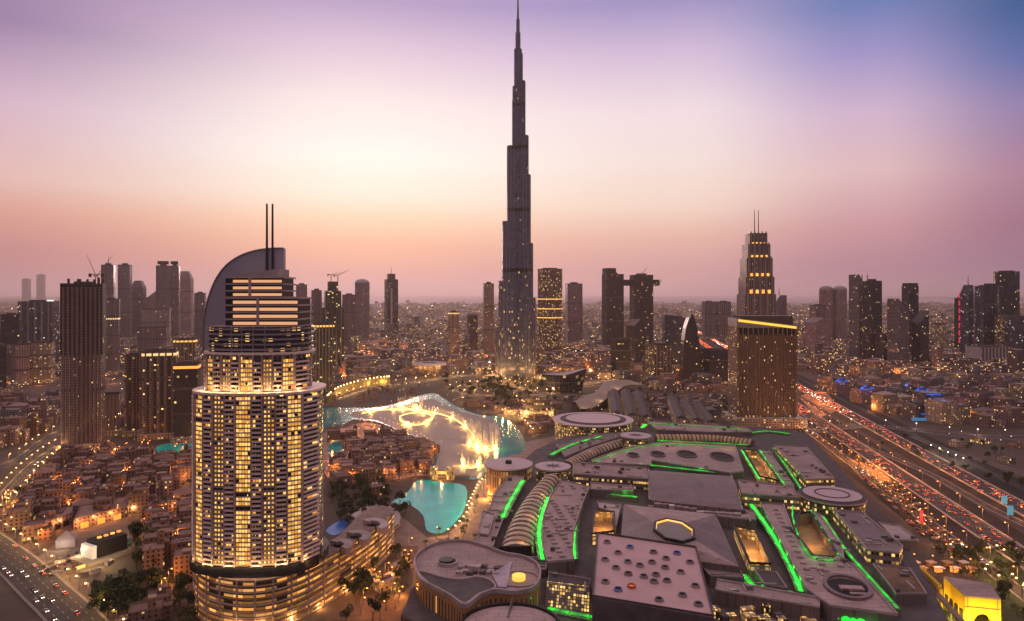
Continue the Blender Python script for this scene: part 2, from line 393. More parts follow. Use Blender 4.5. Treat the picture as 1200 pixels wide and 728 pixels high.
for c_, lab in ((286,'added pale barrier catching lamp light on the mall side of the near highway carriageway'),(310,'added pale barrier catching lamp light on the far side of the near highway carriageway'),(354,'added pale barrier catching lamp light on the near side of the far highway carriageway'),(378,'added pale barrier catching lamp light on the outer side of the far highway carriageway')):
    tag(MB().ribbon([HWY(y, c_) for y in hy], .8, .2, 1.7).build('streak_barrier', m_barr), uniq(lab), 'barrier')  # pale walls added so the lamps draw orange streaks along the lanes
R1 = smooth(PL([(-60,640),(0,592),(41,548),(82,519),(130,500),(205,486)]), 6)
R1b = smooth(PL([(-40,560),(20,540),(60,512),(110,490),(200,470),(330,455)]), 6)
strip('boulevard_road', R1, 20, .4, lines=4)
strip('side_road', R1b, 13, .33, lines=2)
R2 = smooth(PL([(-60,605),(-20,632),(18,660),(50,690),(84,722),(125,770)]), 6)
strip('curved_road', R2, 26, .45, lines=5)
R3 = smooth(PL([(950,506),(1010,499),(1080,505),(1150,512),(1260,513)]), 6)
strip('cross_road', R3, 24, .38, lines=4)
for a in (R1, R1b, R2, R3):
    for i in range(0, len(a)-1, 2): pass
R5 = smooth(PL([(985,512),(1030,530),(1090,556),(1150,590),(1215,622)]), 5); strip('lot_road', R5, 9, .3, lines=2)
R6 = smooth(PL([(1070,512),(1100,524),(1150,540),(1215,560)]), 5); strip('lot_road', R6, 8, .28, lines=2)
R4 = smooth(PL([(390,470),(440,455),(500,446),(560,440),(600,452),(640,462),(690,450),(760,440),(850,432)]), 5)
strip('lake_road', R4, 14, .36, lines=2)
for pts, w in ((R1, 34), (R1b, 26), (R2, 40), (R3, 36), (R4, 26)):
    for i in range(len(pts)-1):
        a, c = Vector(pts[i]), Vector(pts[i+1]); d = (c-a).normalized(); n = Vector((-d.y, d.x))*w/2
        keep([tuple(a+n-d*3), tuple(c+n+d*3), tuple(c-n+d*3), tuple(a-n-d*3)])
# --- lake and pools
def water(name, c, rough=.2, spec=.22, e=0):
    m, nt, b = shader(name); t = N(nt, 'ShaderNodeTexCoord')
    nz = N(nt, 'ShaderNodeTexNoise'); nz.inputs['Scale'].default_value = .05; nz.inputs['Detail'].default_value = 6; nt.links.new(t.outputs['Object'], nz.inputs['Vector'])
    v = N(nt, 'ShaderNodeVectorMath', operation='SCALE'); v.inputs[0].default_value = c; nt.links.new(M_(nt, 'MULTIPLY_ADD', nz.outputs[0], .8, .6), v.inputs['Scale'])
    nt.links.new(v.outputs[0], b.inputs['Base Color']); b.inputs['Roughness'].default_value = rough; b.inputs['Specular IOR Level'].default_value = spec
    bp = N(nt, 'ShaderNodeBump'); bp.inputs['Strength'].default_value = .35; bp.inputs['Distance'].default_value = .5
    n2 = N(nt, 'ShaderNodeTexNoise'); n2.inputs['Scale'].default_value = .35; n2.inputs['Detail'].default_value = 3; nt.links.new(t.outputs['Object'], n2.inputs['Vector'])
    nt.links.new(n2.outputs[0], bp.inputs['Height']); nt.links.new(bp.outputs[0], b.inputs['Normal'])
    return m
m_teal = water('turquoise_water', (.0,.50,.48)); m_teal2 = water('teal_water', (.0,.20,.23)); m_bluew = water('blue_pool_water', (.02,.13,.45))
m_spray = mat('spray_foam', (.26,.215,.195), .6, var=.12, scale=.03)
LAKE = smooth(PL([(360,500),(372,480),(400,478),(440,478),(468,472),(492,464),(508,461),(520,467),(534,476),(560,486),(590,490),(604,500),(616,518),(612,530),(592,536),(572,550),(560,562),(530,560),(505,556),(512,540),(500,518),(470,506),(440,494),(415,492),(404,497),(392,499),(372,502)]), 4, True)
tag(MB().face([(x,y,.25) for x,y in ccw(LAKE)]).build('lake_water', m_teal2), kind='structure')
SPR = smooth(PL([(410,484),(440,481),(470,476),(492,470),(508,468),(518,473),(532,479),(556,487),(578,493),(586,506),(584,522),(570,545),(556,559),(532,557),(510,552),(514,538),(500,517),(470,505),(442,493),(418,490)]), 4, True)
tag(MB().face([(x,y,.42) for x,y in ccw(SPR)]).build('lake_spray', m_spray), kind='stuff')
keep(LAKE)
CAN = smooth(PL([(386,522),(396,518),(404,526),(402,538),(392,542),(384,534)]), 3, True)
tag(MB().face([(x,y,1.7) for x,y in ccw(CAN)]).build('canal_water', m_teal2), kind='structure'); keep(CAN)
POOL = smooth(PL([(458,590),(478,577),(490,563),(520,566),(545,570),(546,592),(536,610),(518,625),(500,622),(496,605),(480,592)]), 3, True)
tag(MB().face([(x,y,.3) for x,y in ccw(POOL)]).build('lagoon_water', m_teal), kind='structure'); keep(POOL)
POOL2 = smooth(PL([(183,524),(205,519),(232,520),(236,533),(210,536),(190,534)]), 3, True)
tag(MB().face([(x,y,.3) for x,y in ccw(POOL2)]).build('pool_water', m_teal), kind='structure'); keep(offset(POOL2, 1.25))
POOL3 = smooth(PL([(382,622),(395,612),(412,606),(426,604),(424,612),(408,620),(392,628)]), 3, True)
tag(MB().face([(x,y,.3) for x,y in ccw(POOL3)]).build('pool_water', m_bluew), kind='structure'); keep(POOL3)
# --- paved squares and promenades
def square(name, px, z=.15, m=None, ex=True):
    p = ccw(PL(px)); tag(MB().face([(x,y,z) for x,y in p]).build(name, m or m_pave), kind='structure')
    if ex: keep(p)
square('promenade', [(455,592),(500,630),(522,628),(548,606),(560,560),(600,560),(560,640),(500,690),(440,690),(430,640)])
square('lake_square', [(516,440),(640,440),(700,470),(640,520),(615,500),(590,488),(540,476),(518,462)], .12, mat('garden_soil', (.075,.058,.04), .9, var=.4, scale=.05), False)
for i, (pts, w) in enumerate((([(520,452),(545,462),(580,470),(610,478),(640,476)],5),([(540,447),(556,458),(590,461),(640,462)],4),([(530,470),(560,456),(600,449)],4),([(575,480),(592,468),(610,455)],4))): tag(MB().ribbon(smooth(PL(pts), 6), w, .1, .2).build('garden_path', m_pave), kind='structure')
square('car_park', [(985,560),(1100,640),(1160,690),(1090,690),(1040,625),(1010,600),(975,560)], .14, m_asph)
square('bridge_path', [(592,536),(616,518),(668,508),(640,530),(600,545)], .2, m_pave)
square('lit_yard', [(25,668),(62,640),(84,622),(150,606),(152,640),(110,676),(78,700),(50,694)], .2, mat('light_paving', (.19,.14,.105), .9))
square('park_lawn', [(1085,640),(1230,640),(1260,760),(1100,740),(1060,655)], .1, mat('lawn', (.05,.065,.028), .9, var=.4, scale=.2))
square('podium_garden', [(380,690),(450,640),(490,640),(480,700),(460,760),(380,760)], .16, mat('garden_paving', (.12,.08,.06), .9))
keep(PL([(170,600),(235,560),(235,740),(380,740),(470,640),(470,590),(385,570),(385,560),(300,560)]))
# ---------------------------------------------------------------- the tall stepped tower
f_burj = facade('burj_glass', (.13,.145,.23), (.09,.11,.19), 3.6, 5.2, .55, .85, .012, GOLD, 1.6, .18, .35, low=(240,.12), metal=.25, bandz=[(252,262),(398,406),(548,556),(650,658)])
f_burj.name = 'tall_tower_glass'
D0 = dep(445); X0 = XA(607, D0+45)
bt = thing('stepped_skyscraper', uniq('tallest tapering skyscraper with stepped glass wings and a needle spire above the lake'), 'skyscraper', (X0, D0+45))
SL = [(52,114),(45.5,230),(37,372),(25.5,553),(13,668),(8,757)]
SR = [(41,190),(35,320),(29.5,484),(24.5,578),(17,710),(10.5,778)]
m_fin = mat('tower_fin', (.25,.21,.23), .4, .2)
def wing(ang, tiers, name):
    w = thing(name, None, None, (0,0,0)); w.parent = bt
    ca, sa = math.cos(ang), math.sin(ang); z0 = 0
    for i, (ext, z1) in enumerate(tiers):
        L = ext/max(.5, abs(ca)) if abs(ca) > .3 else ext; r = max(4.0, 14.5-1.6*i)
        L = max(L-r*(1-abs(ca)*.0), 2)
        b = MB()
        pl = []
        for k in range(11):
            t = -math.pi/2+math.pi*k/10; x, y = L-r*.15+r*math.cos(t), r*math.sin(t)
            pl.append((x, y))
        pl = [(-2, -r)]+pl+[(-2, r)]
        pts = [(X0+x*ca-y*sa, D0+45+x*sa+y*ca) for x, y in pl]
        b.prism(pts, z0-.0 if i == 0 else z0-1, z1, 0, 1); 
        b.build('wing_tier', [f_burj, m_steel], w)
        c = MB(); c.ribbon(offset(pts[:-1], 1.0)[1:], .7, z1-.5, z1+2.2); c.build('parapet', m_steel, w)
        # vertical fins on the rounded nose
        fm = MB()
        for k in range(1, 12, 2):
            x, y = pts[k]; d = Vector((x-(X0+(L*.5)*ca), y-(D0+45+(L*.5)*sa))).normalized()
            fm.box(x+d.x*.7, y+d.y*.7, 1.0, 1.3, 0 if i == 0 else z0, z1-.3)
        fm.build('fin', m_fin, w)
        z0 = z1-.5 if False else 0
    return w
wing(rad(212), SL, 'wing'); wing(rad(-32), SR, 'wing'); wing(rad(90), [(48,150),(42,275),(34,430),(26,610),(15,700),(9,765)], 'wing')
for r, z0, z1, nm in ((13.5,0,700,'core'),(9.5,700,790,'core_tier'),(6.2,790,830,'core_tier'),(4.2,830,862,'core_tier')):
    MB().cyl(X0, D0+45, r, z0, z1, n=18).build(nm, [f_burj, m_steel], bt)
MB().cyl(X0, D0+45, 2.8, 862, 925, r1=1.2, n=10).build('spire', m_steel, bt)
for a in (212, -32, 90):
    px_, py_ = X0+70*math.cos(rad(a)), D0+45+60*math.sin(rad(a))
    MB().prism(ellipse(px_, py_, 26, 16, 24, rot=rad(a)), 0, 9, 0, 1).build('entrance_pavilion', [facade('pavilion_wall', (.2,.16,.13), bay=3, flr=9, wf=.7, hf=.6, lit=.8, s=2.5), m_roof], bt)
for i in range(9):
    t = rad(190+i*20); point('floodlight', bt, (X0+72*math.cos(t), D0+45+70*math.sin(t), 16), 24000, (1,.46,.12), 2)
keep(ellipse(X0, D0+45, 85, 75, 16))

# ---------------------------------------------------------------- lit hotel tower with balconies, left of the lake
HC = (XA(306, 440), 440.0)
ht = thing('balcony_hotel', uniq('gold lit hotel tower with rounded balcony front, curved roof fin and twin masts'), 'hotel', HC)
def hplan(a, b, n=2.6, k=66, a0=0, a1=2*math.pi, d=0):
    o = []
    for i in range(k):
        t = a0+(a1-a0)*i/(k if a1-a0 > 6.2 else k-1); c, s = math.cos(t), math.sin(t)
        o.append((HC[0]+(a+d)*math.copysign(abs(c)**(2/n), c), HC[1]+(b+d)*math.copysign(abs(s)**(2/n), s)))
    return o
m_hwall = mat('hotel_wall', (.42,.32,.32), .6, var=.1, scale=.05)
m_hslab = mat('hotel_balcony_slab', (.80,.62,.58), .6, var=.06)
f_hback = facade('hotel_side', (.3,.24,.26), (.03,.03,.04), 4, 2.75, .5, .6, .3, GOLD, 2, .2)
WM = []                                          # lit room panes, four strengths
for i, (c, s) in enumerate((((1,.50,.10),.7),((1,.56,.14),1.4),((1,.60,.20),1.0),((1,.42,.07),.8))): WM.append(glow('hotel_room_%d' % i, c, s, True))
m_pane = mat('hotel_dark_pane', (.03,.025,.03), .12, spec=.5)
FL = 2.75
def front(a, b, x):                              # y of the front curve at offset x
    t = min(.9999, abs(x)/a); return HC[1]-b*(1-t**2.6)**(1/2.6)
def tier(a, b, z0, z1, budget):
    body = thing('tower_tier', None, None); body.parent = ht
    MB().prism(hplan(a-2.2, b-2.2), z0, z1, 0, 1).build('wall', [f_hback, m_hwall], body)
    # eleven bays across the front: slab / gold / slab / dots / slab / GOLD / ...
    W = [7.5,8.5,7,8.5,7,11,7,8.5,7,8.5,7.5]; K = 'sgsdsGsdsgs'; tot = sum(W); x = -a*.985
    
    xs = []
    for w, k in zip(W, K):
        w = w/tot*2*a*.985; xs.append((x, x+w, k)); x += w
    nfl = int((z1-z0-1)/FL)
    for (x0, x1, k) in xs:
        p0, p1 = (HC[0]+x0, front(a, b, x0)), (HC[0]+x1, front(a, b, x1))
        d = Vector((p1[0]-p0[0], p1[1]-p0[1])); L = d.length; d.normalize(); n = Vector((d.y, -d.x))
        slab_mb = MB(); pr = MB(); pr.box(p0[0]-n.x*.6, p0[1]-n.y*.6, .8, 2.6, z0, z1, math.atan2(d.y, d.x)); pr.build('pier', m_hwall, body)
        q = lambda u, o: (p0[0]+d.x*u+n.x*o, p0[1]+d.y*u+n.y*o)
        for f in range(nfl):
            z = z0+.6+f*FL
            # floor edge
            sl = .9 if k == 's' else -.3
            def add_slab(mb, o):
                A, B, C_, D_ = q(.5, -1.6), q(L-.5, -1.6), q(L-.5, o), q(.5, o)
                mb.prism([A, D_, C_, B], z, z+(1.0 if k == 's' else .5), 0, 0, True)
            if k == 's':
                t = MB(); add_slab(t, sl)
                if tier.nb < 100 and f >= budget[0]: t.build('balcony', m_hslab, ht); tier.nb += 1
                else: add_slab(tier.rest, sl)
                nw, lit = 3, .16
            else:
                if k in 'gG': add_slab(slab_mb, -.1)
                else:
                    slab_mb.prism([q(.5,-1.6), q(.5,-.25), q(L-.5,-.25), q(L-.5,-1.6)], z, z+1.25, 0, 0, True)
                nw, lit = {'g': (4,.95), 'G': (5,.97), 'd': (3,.9)}[k]
            run = R.random() < .05
            for w_ in range(nw):
                gp = .18 if k != 'd' else (L-1.2)/nw*.24; u0, u1 = .6+(L-1.2)*w_/nw+gp, .6+(L-1.2)*(w_+1)/nw-gp
                o = -1.0 if k == 's' else -.7
                A, B = q(u0, o), q(u1, o)
                g = R.random() < (lit*.2 if run else lit)
                mi = R.choice((0,1,1,2,3,0)) if g else 4
                fc = [(*A, z+.75), (*B, z+.75), (*B, z+2.5), (*A, z+2.5)]
                if k != 's' and g and tier.nw < 100 and R.random() < .25:
                    MB().face(fc).build('window', WM[mi], ht); tier.nw += 1
                else: (tier.lit[mi] if mi < 4 else tier.darkp).face(fc)
        if slab_mb.f: slab_mb.build('floor_band', m_hwall, body)
    return body
tier.nb = 0; tier.nw = 0; tier.rest = MB(); tier.lit = [MB() for _ in range(4)]; tier.darkp = MB()
tier(40.5, 30, 36, 139, (18, 0)); tier(33.5, 25, 140.4, 163, (99, 0))
tag(tier.rest.build('balcony', m_hslab, ht), kind='stuff')
m_ = MB()
for i, mb in enumerate(tier.lit):
    for f, uv in zip(mb.f, mb.uv): m_.face([mb.v[j] for j in f], i, uv)
for f, uv in zip(tier.darkp.f, tier.darkp.uv): m_.face([tier.darkp.v[j] for j in f], 4, uv)
tag(m_.build('window', WM+[m_pane], ht), kind='stuff')
MB().prism(hplan(40.2, 29.8), 139, 140.4, 0, 0, True).build('cornice', m_hslab, ht)
MB().prism(hplan(33.4, 25), 163, 164.3, 0, 0, True).build('cornice', m_hslab, ht)
for i in range(14):
    x = -36+i*72/13
    point('uplight', ht, (HC[0]+x, front(42, 31.5, x)-1.2, 37.2), 900, (1,.62,.25), .4)
    if abs(x) < 33: point('uplight', ht, (HC[0]+x, front(34.5, 26, x)-1.5, 142.4), 900, (1,.62,.25), .4)
# third tier: dark rounded band with mauve floor rings
MB().prism(hplan(31, 22), 164.5, 180, 0, 1).build('upper_drum', [facade('drum_wall', (.06,.05,.06), (.02,.02,.03), 3.5, 3.1, .7, .6, .28, GOLD, 2), m_hwall], ht)
for i in range(5): MB().prism(hplan(32.3, 23.3), 165.5+i*3.1, 166.6+i*3.1, 0, 0, True).build('balcony_ring', m_mauve, ht)
for i in range(14):
    t = rad(188+i*12.6); MB().bar((HC[0]+31.8*math.cos(t), HC[1]+22.8*math.sin(t), 164.5), (HC[0]+31.8*math.cos(t), HC[1]+22.8*math.sin(t), 180), .5).build('mullion', m_mauve, ht)
m_box = glow('penthouse_light', (1,.50,.24), .75)
def slabbox(x0, x1, z0, z1, n, y0, y1):
    bx = thing('penthouse_box', None, None); bx.parent = ht
    A, B = XA(x0, y0), XA(x1, y0); h = (z1-z0)/n
    MB().box((A+B)/2, (y0+y1)/2, B-A-2.4, y1-y0-2.4, z0, z1).build('wall', m_dark, bx)
    for i in range(n+1):
        MB().box((A+B)/2, (y0+y1)/2, B-A, y1-y0, z0+i*h-.45, z0+i*h+.55).build('floor_slab', m_hwall, bx)
        if i < n: MB().face([(A+6, y0+.9, z0+i*h+1.0), (B-1.5, y0+.9, z0+i*h+1.0), (B-1.5, y0+.9, z0+(i+1)*h-1.5), (A+6, y0+.9, z0+(i+1)*h-1.5)]).build('lit_window', m_box, bx)
    MB().box((A+B)/2-2, y0-.2, 1.4, 1.4, z0, z1).build('pier', m_hwall, bx)
slabbox(261, 351, 180, 197.5, 4, 424, 452); slabbox(261, 332.5, 198, 210.5, 3, 426, 450)
# wedge roof and quarter-round fin
A, B = XA(284, 430), XA(328, 430)
MB().face([(A-6,428,211),(B,428,211),(B,428,216),(A,428,213)]).face([(A-6,428,211),(A,428,213),(A,448,213),(A-6,448,211)]).face([(A,428,213),(B,428,216),(B,448,216),(A,448,213)]).face([(B,428,211),(B,448,211),(B,448,216),(B,428,216)]).build('wedge_roof', m_rooflt, ht)
fin = [(239,412),(239,385),(241,366),(246,346),(254,327),(265,312),(280,301),(297,294.5),(315,291.5),(333,291)]
fp = [(XA(x, 452), ZA(y, 452)) for x, y in smooth(fin, 4)]+[(XA(333, 452), ZA(350, 452)), (XA(333, 452), ZA(412, 452))]
b = MB(); n = len(fp)
b.face([(x, 451, z) for x, z in fp][::-1]); b.face([(x, 455, z) for x, z in fp])
for i in range(n):
    (x0, z0), (x1, z1) = fp[i], fp[(i+1) % n]; b.face([(x0,451,z0),(x1,451,z1),(x1,455,z1),(x0,455,z0)])
b.build('roof_fin', mat('fin_cladding', (.34,.31,.38), .35, .2, var=.08, scale=.04), ht)
rim = MB(); 
for i in range(len(fp)-3): rim.bar((fp[i][0],450.6,fp[i][1]), (fp[i+1][0],450.6,fp[i+1][1]), .5)
rim.build('fin_rim', m_mauve, ht)
for x in (312.8, 319.4): MB().bar((XA(x, 450), 450, 212), (XA(x, 450), 450, ZA(239, 450)), .85, n=6, r1=.6).build('mast', m_dark, ht)
# dark ring and banded podium, sweeping out to the right
MB().prism(hplan(41.8, 31.3), 30.5, 36, 0, 1, True).build('dark_ring', [m_glass, m_dark], ht)
POD = [(228,655),(232,666),(252,676),(285,681),(320,678),(355,667),(385,652),(415,635),(440,618),(455,605),(462,596),(448,592),(425,600),(400,625),(380,640)]
pod = PL(POD, 30); pod = smooth(pod[:11], 5)+smooth(pod[11:], 3)+[(HC[0]+30, 455), (HC[0]-40, 452)]
pod = ccw(pod)
MB().prism(pod, 0, 30, 0, 1).build('podium', [facade('podium_wall', (.20,.12,.085), (.03,.025,.02), 6.5, 3.75, .96, .42, .95, (1,.36,.06), 1.5, .3, col2=(1,.48,.12)), m_pave], ht)
for i in range(8): MB().ribbon(pod[:50], 2.0, 3.75*i-.2+.6, 3.75*i+.7, closed=False).build('podium_floor_band', m_sand if i % 2 else m_hwall, ht)
for i, k in enumerate(range(2, 48, 3)):
    x, y = pod[k]; MB().box(x, y, 1.2, 1.2, 0, 30.6, .3*i).build('podium_pier', m_hwall, ht)
for i, (x0, y0, rx, ry) in enumerate(((398,640,9,13),(418,630,10,14),(438,616,11,15))):
    c = P(x0, y0, 32); s = c[1]/FOC
    e = ellipse(c[0], c[1], rx*s*1.1, rx*s*1.5, 20, rad(-80), rad(120), rad(25))
    MB().ribbon(e, 6, 29, 33.5).build('terrace_arc', m_rooflt, ht); MB().ribbon(ellipse(c[0], c[1], rx*s*.6, rx*s*1.0, 16, rad(-80), rad(120), rad(25)), 4, 29, 31.5).build('terrace_arc', m_dark, ht)
for i in range(6): 
    c = pod[14+5*i]; point('podium_lamp', ht, (c[0]*1.01, c[1]-5, 3), 4000, (1,.5,.15), 1)
keep([(p[0], p[1]) for p in offset(pod, 1.12)])
# ---------------------------------------------------------------- other towers
F = {
 'resi': facade('resi_wall', (.30,.20,.18), bay=4.2, flr=3.6, wf=.5, hf=.55, lit=.06, s=2.0),
 'rose': facade('rose_wall', (.36,.24,.225), bay=5, flr=3.6, wf=.45, hf=.5, lit=.03, s=2),
 'mauve': facade('mauve_wall', (.27,.195,.205), bay=5, flr=3.8, wf=.5, hf=.6, lit=.02, s=2, grough=.2),
 'dark': facade('dark_glass_wall', (.05,.04,.045), (.02,.02,.025), bay=3.5, flr=3.8, wf=.75, hf=.7, lit=.03, s=2.0, grough=.32),
 'blue': facade('blue_glass_wall', (.09,.09,.11), (.05,.06,.08), bay=3.2, flr=3.8, wf=.8, hf=.75, lit=.035, s=1.8, col=(.8,.75,.8), col2=(1,.7,.4), grough=.12),
 'grey': facade('grey_panel_wall', (.2,.18,.19), bay=4, flr=3.8, wf=.8, hf=.45, lit=.03, s=2.0),
 'stripe': facade('ribbed_wall', (.10,.07,.07), bay=2.2, flr=3.4, wf=.5, hf=.5, lit=.04, s=1.8, pier=.8),
 'raw': facade('raw_frame', (.075,.055,.05), (.012,.01,.01), bay=4, flr=3.6, wf=.85, hf=.7, lit=.016, s=1.8, grough=.8, var=.4),
 'gold': facade('gold_lit_wall', (.16,.115,.09), (.03,.025,.02), bay=3.6, flr=3.6, wf=.6, hf=.6, lit=.2, s=1.7, pier=.2),
 'hotel': facade('brown_hotel_wall', (.24,.15,.105), (.045,.032,.025), bay=2.7, flr=3.4, wf=.45, hf=.6, lit=.05, s=2.0, low=(30,.14)),
 'green': facade('site_wall', (.10,.09,.065), (.02,.02,.015), bay=5, flr=3.8, wf=.7, hf=.6, lit=.12, s=2.0, col=(.95,.8,.3), col2=(1,.7,.3), var=.4),
 'cream': facade('cream_wall', (.36,.28,.22), bay=4, flr=3.6, wf=.45, hf=.5, lit=.22, s=2),
}
m_orange = glow('orange_rim', ORNG, 1.6)
def tower(lab, x0, x1, yt, yb, fm='resi', rot=20, k=.8, shape='box', name='tower_block', cat='tower', mast=0, crown=None, group=None, plinth=True, fins=None, base_z=0):
    rot = rad(rot); D = dep(yb)
    for _ in range(3):
        W = (x1-x0)*D/FOC; c, s = abs(math.cos(rot)), abs(math.sin(rot))
        if shape in ('round', 'dome'): a = W; b = W*k; D2 = dep(yb)+b/2
        else: a = W/(c+k*s); b = a*k; D2 = dep(yb)+(a*s+b*c)/2
        D = D2
    cx = XA((x0+x1)/2, D); z = ZA(yt, D)
    t = thing(name, uniq(lab), cat, (cx, D), group)
    m = F[fm] if isinstance(fm, str) else fm
    if shape in ('round', 'dome'): fp = ellipse(cx, D, a/2, b/2, 28)
    else: fp = rect(cx, D, a, b, rot)
    ux, uy = math.cos(rot), math.sin(rot)
    lx = lambda p: ((p[0]-cx)*ux+(p[1]-D)*uy)/(a/2)
    keep(offset(fp, 1.35))
    if shape == 'wedge': MB().prism(fp, 0, lambda p: z-(lx(p)+1)*.5*.22*z, 0, 1).build('shaft', [m, m_roofdk], t)
    elif shape == 'wedger': MB().prism(fp, 0, lambda p: z-(1-lx(p))*.5*.22*z, 0, 1).build('shaft', [m, m_roofdk], t)
    elif shape == 'setback':
        MB().prism(fp, 0, z*.72, 0, 1).build('shaft', [m, m_roof], t); MB().prism(offset(fp, .78), z*.72, z*.9, 0, 1).build('setback_storey', [m, m_roof], t)
        MB().prism(offset(fp, .5), z*.9, z, 0, 1).build('crown', [m, m_roof], t)
    elif shape == 'gable':
        MB().prism(fp, 0, z*.86, 0, None).build('shaft', [m, m_roof], t)
        A, B, C_, E = fp; mA = ((A[0]+B[0])/2, (A[1]+B[1])/2, z); mC = ((C_[0]+E[0])/2, (C_[1]+E[1])/2, z); q = lambda p: (p[0], p[1], z*.86)
        MB().face([q(A), q(B), mA]).face([q(C_), q(E), mC]).face([q(B), q(C_), mC, mA], 1).face([q(E), q(A), mA, mC], 1).build('gable_roof', [m, m_roof], t)
    elif shape == 'dome':
        h = z*.93; MB().prism(fp, 0, h, 0, 1).build('shaft', [m, m_roof], t)
        d = MB(); K = 5
        for j in range(K):
            r0, r1 = math.cos(j/K*1.5), math.cos((j+1)/K*1.5); d.prism(offset(fp, r0), h+(z-h)*math.sin(j/K*1.57), h+(z-h)*math.sin((j+1)/K*1.57), 0, 0 if j == K-1 else None, False, offset(fp, max(.03, r1)))
        d.build('dome_roof', m_mauve, t)
    elif shape == 'slim':                       # tapers near the top
        MB().prism(fp, 0, z*.88, 0, None).build('shaft', [m, m_roof], t); MB().prism(fp, z*.88, z, 0, 1, False, offset(fp, .55)).build('tapered_top', [m, m_roof], t)
    else:
        MB().prism(fp, 0, z, 0, 1).build('shaft', [m, m_roof], t)
        if shape == 'notch':
            for q in (-1, 1): MB().box(cx+ux*q*a*.36, D+uy*q*a*.36, a*.2, b*.9, z, z*1.05, rot).build('roof_horn', m_dark, t)
    if shape in ('box', 'round', 'notch'):
        r = MB(); r.box(cx, D, a*.45, b*.4, z, z+.022*z+2, rot) if shape != 'round' else r.prism(ellipse(cx, D, a*.3, b*.3, 16), z, z+5, 0, 0); r.build('roof_plant', m_roofdk, t)
        MB().ribbon(offset(fp, .99), .8, z, z+2, closed=True).build('parapet', m_concdk, t)
    if plinth and shape not in ('round', 'dome'): MB().prism(rect(cx, D, a*1.25, b*1.25, rot), 0, 9, 0, 1).build('plinth', [F['cream'], m_roof], t)
    if fins is None: fins = R.choice((4,5,6)) if shape in ('box','setback','notch') and fm not in ('raw','dark') else 0
    if shape in ('box','slim') and z > 60 and a < 90:
        for q in (.36,.68): MB().ribbon(offset(fp, 1.012), 1.2, z*q, z*q+3.4, closed=True).build('plant_floor', m_concdk, t)
    if fins:
        for i in range(fins):
            u = (i+.5)/fins*2-1
            for e in (-1,):
                px_, py_ = cx+ux*u*a/2-uy*e*0-(-uy)*0, D+uy*u*a/2
                MB().box(px_+uy*b/2*1.02, py_-ux*b/2*1.02, max(1.3,a*.05), 1.6, 0, (z if shape != 'setback' else z*.7)-.5, rot).build('facade_rib', m_ribd if fm in ('stripe','mauve') or not isinstance(fm, str) else m_conc, t)
    for i in range(mast):
        o = (i-(mast-1)/2)*a*.2; MB().bar((cx+o, D, z), (cx+o, D, z*1.13), max(.8, D/1500), n=5, r1=.4).build('mast', m_dark, t)
    if crown: MB().ribbon(offset(fp, 1.015), 1.5, z-5, z-1.5, closed=True).build('lit_crown', crown, t)
    return t, cx, D, z, a, b, rot
def crane(lab, x, y0, y1, D, jib, ang, flip=1, grp=None):
    cx, zb, zt = XA(x, D), ZA(y0, D), ZA(y1, D)
    t = thing('tower_crane', uniq(lab), 'crane', (cx, D, zb)); r = max(.7, D/1500)
    MB().bar((cx, D, zb), (cx, D, zt), r*.8).build('mast', m_dark, t)
    L = jib; a = rad(ang); e = (cx+flip*L*math.cos(a), D, zt+L*math.sin(a))
    MB().bar((cx, D, zt), e, r*.7, r1=r*.3).build('jib', mat('crane_paint', (.3,.1,.07), .6), t)
    MB().bar((cx, D, zt), (cx-flip*L*.3, D, zt+1), r*.6).build('counter_jib', m_dark, t); MB().box(cx-flip*L*.3, D, 3, 2, zt-3, zt+1.5).build('counterweight', m_concdk, t)
    MB().box(cx, D-1.5, 2.5, 2, zt-2.5, zt+.5).build('cab', m_white, t)
T = tower
m_ribd = mat('dim_rib', (.17,.125,.125), .85)
# left skyline
t, cx, D, z, a, b, ro = T('dark unfinished concrete tower with pale vertical ribs and cranes on its top', 75, 121, 336, 530, 'stripe', 22, .55, fins=9)
zc = ZA(415, D)
MB().prism(rect(cx, D, a*1.04, b*1.08, ro), zc, z+4, 0, 1, True).build('unclad_floors', [F['raw'], m_concdk], t)
for i in range(8):
    u = R.uniform(-.5, .5); MB().box(cx+math.cos(ro)*a*u, D+math.sin(ro)*a*u, 2.2, 2.2, z+4, z+R.uniform(6, 12)).build('column_stub', m_concdk, t)
crane('luffing crane leaning left on the dark unfinished tower', 112, 332, 322, D, 29, 66, -1); crane('luffing crane leaning right on the dark unfinished tower', 114.5, 332, 322, D+6, 33, 52, 1)
T('grey glass office block with a bright sign strip on its roof edge', 26, 65, 354, 432, 'blue', 14, .6)
sx = thing('roof_sign', uniq('blank white lit sign strip on the grey glass office roof'), 'sign', (XA(52, 1890), 1890, ZA(354, 1890)))
MB().box(XA(53, 1880), 1880, 42, 2, ZA(356, 1880), ZA(351.5, 1880), .2).build('sign_panel', g_white, sx); MB().box(XA(53, 1884), 1884, 30, 1, ZA(360, 1880), ZA(356, 1880), .2).build('sign_frame', m_dark, sx)
T('dark square block beside the grey glass office', 2, 25, 369, 440, 'dark', 25, .8)
T('beige apartment block with pale gable wall, left of the ribbed tower', 13, 34, 404, 452, 'rose', -35, .9)
T('beige slab block with yellow lit bays in front of the grey office', 33, 62, 402, 450, 'cream', 18, .6)
T('black apartment block at the left picture edge with few lights', -14, 10, 405, 462, 'dark', 20, .7)
T('tall grey tower with flat top just right of the unfinished tower', 119, 135, 311, 398, 'mauve', 20, .9, mast=1)
T('tall slim grey tower, second right of the unfinished tower', 139, 154, 311, 398, 'mauve', 15, .9)
T('shorter slim tower with tapered shoulders beside two tall grey ones', 155, 170, 329, 396, 'mauve', 10, .8, 'slim')
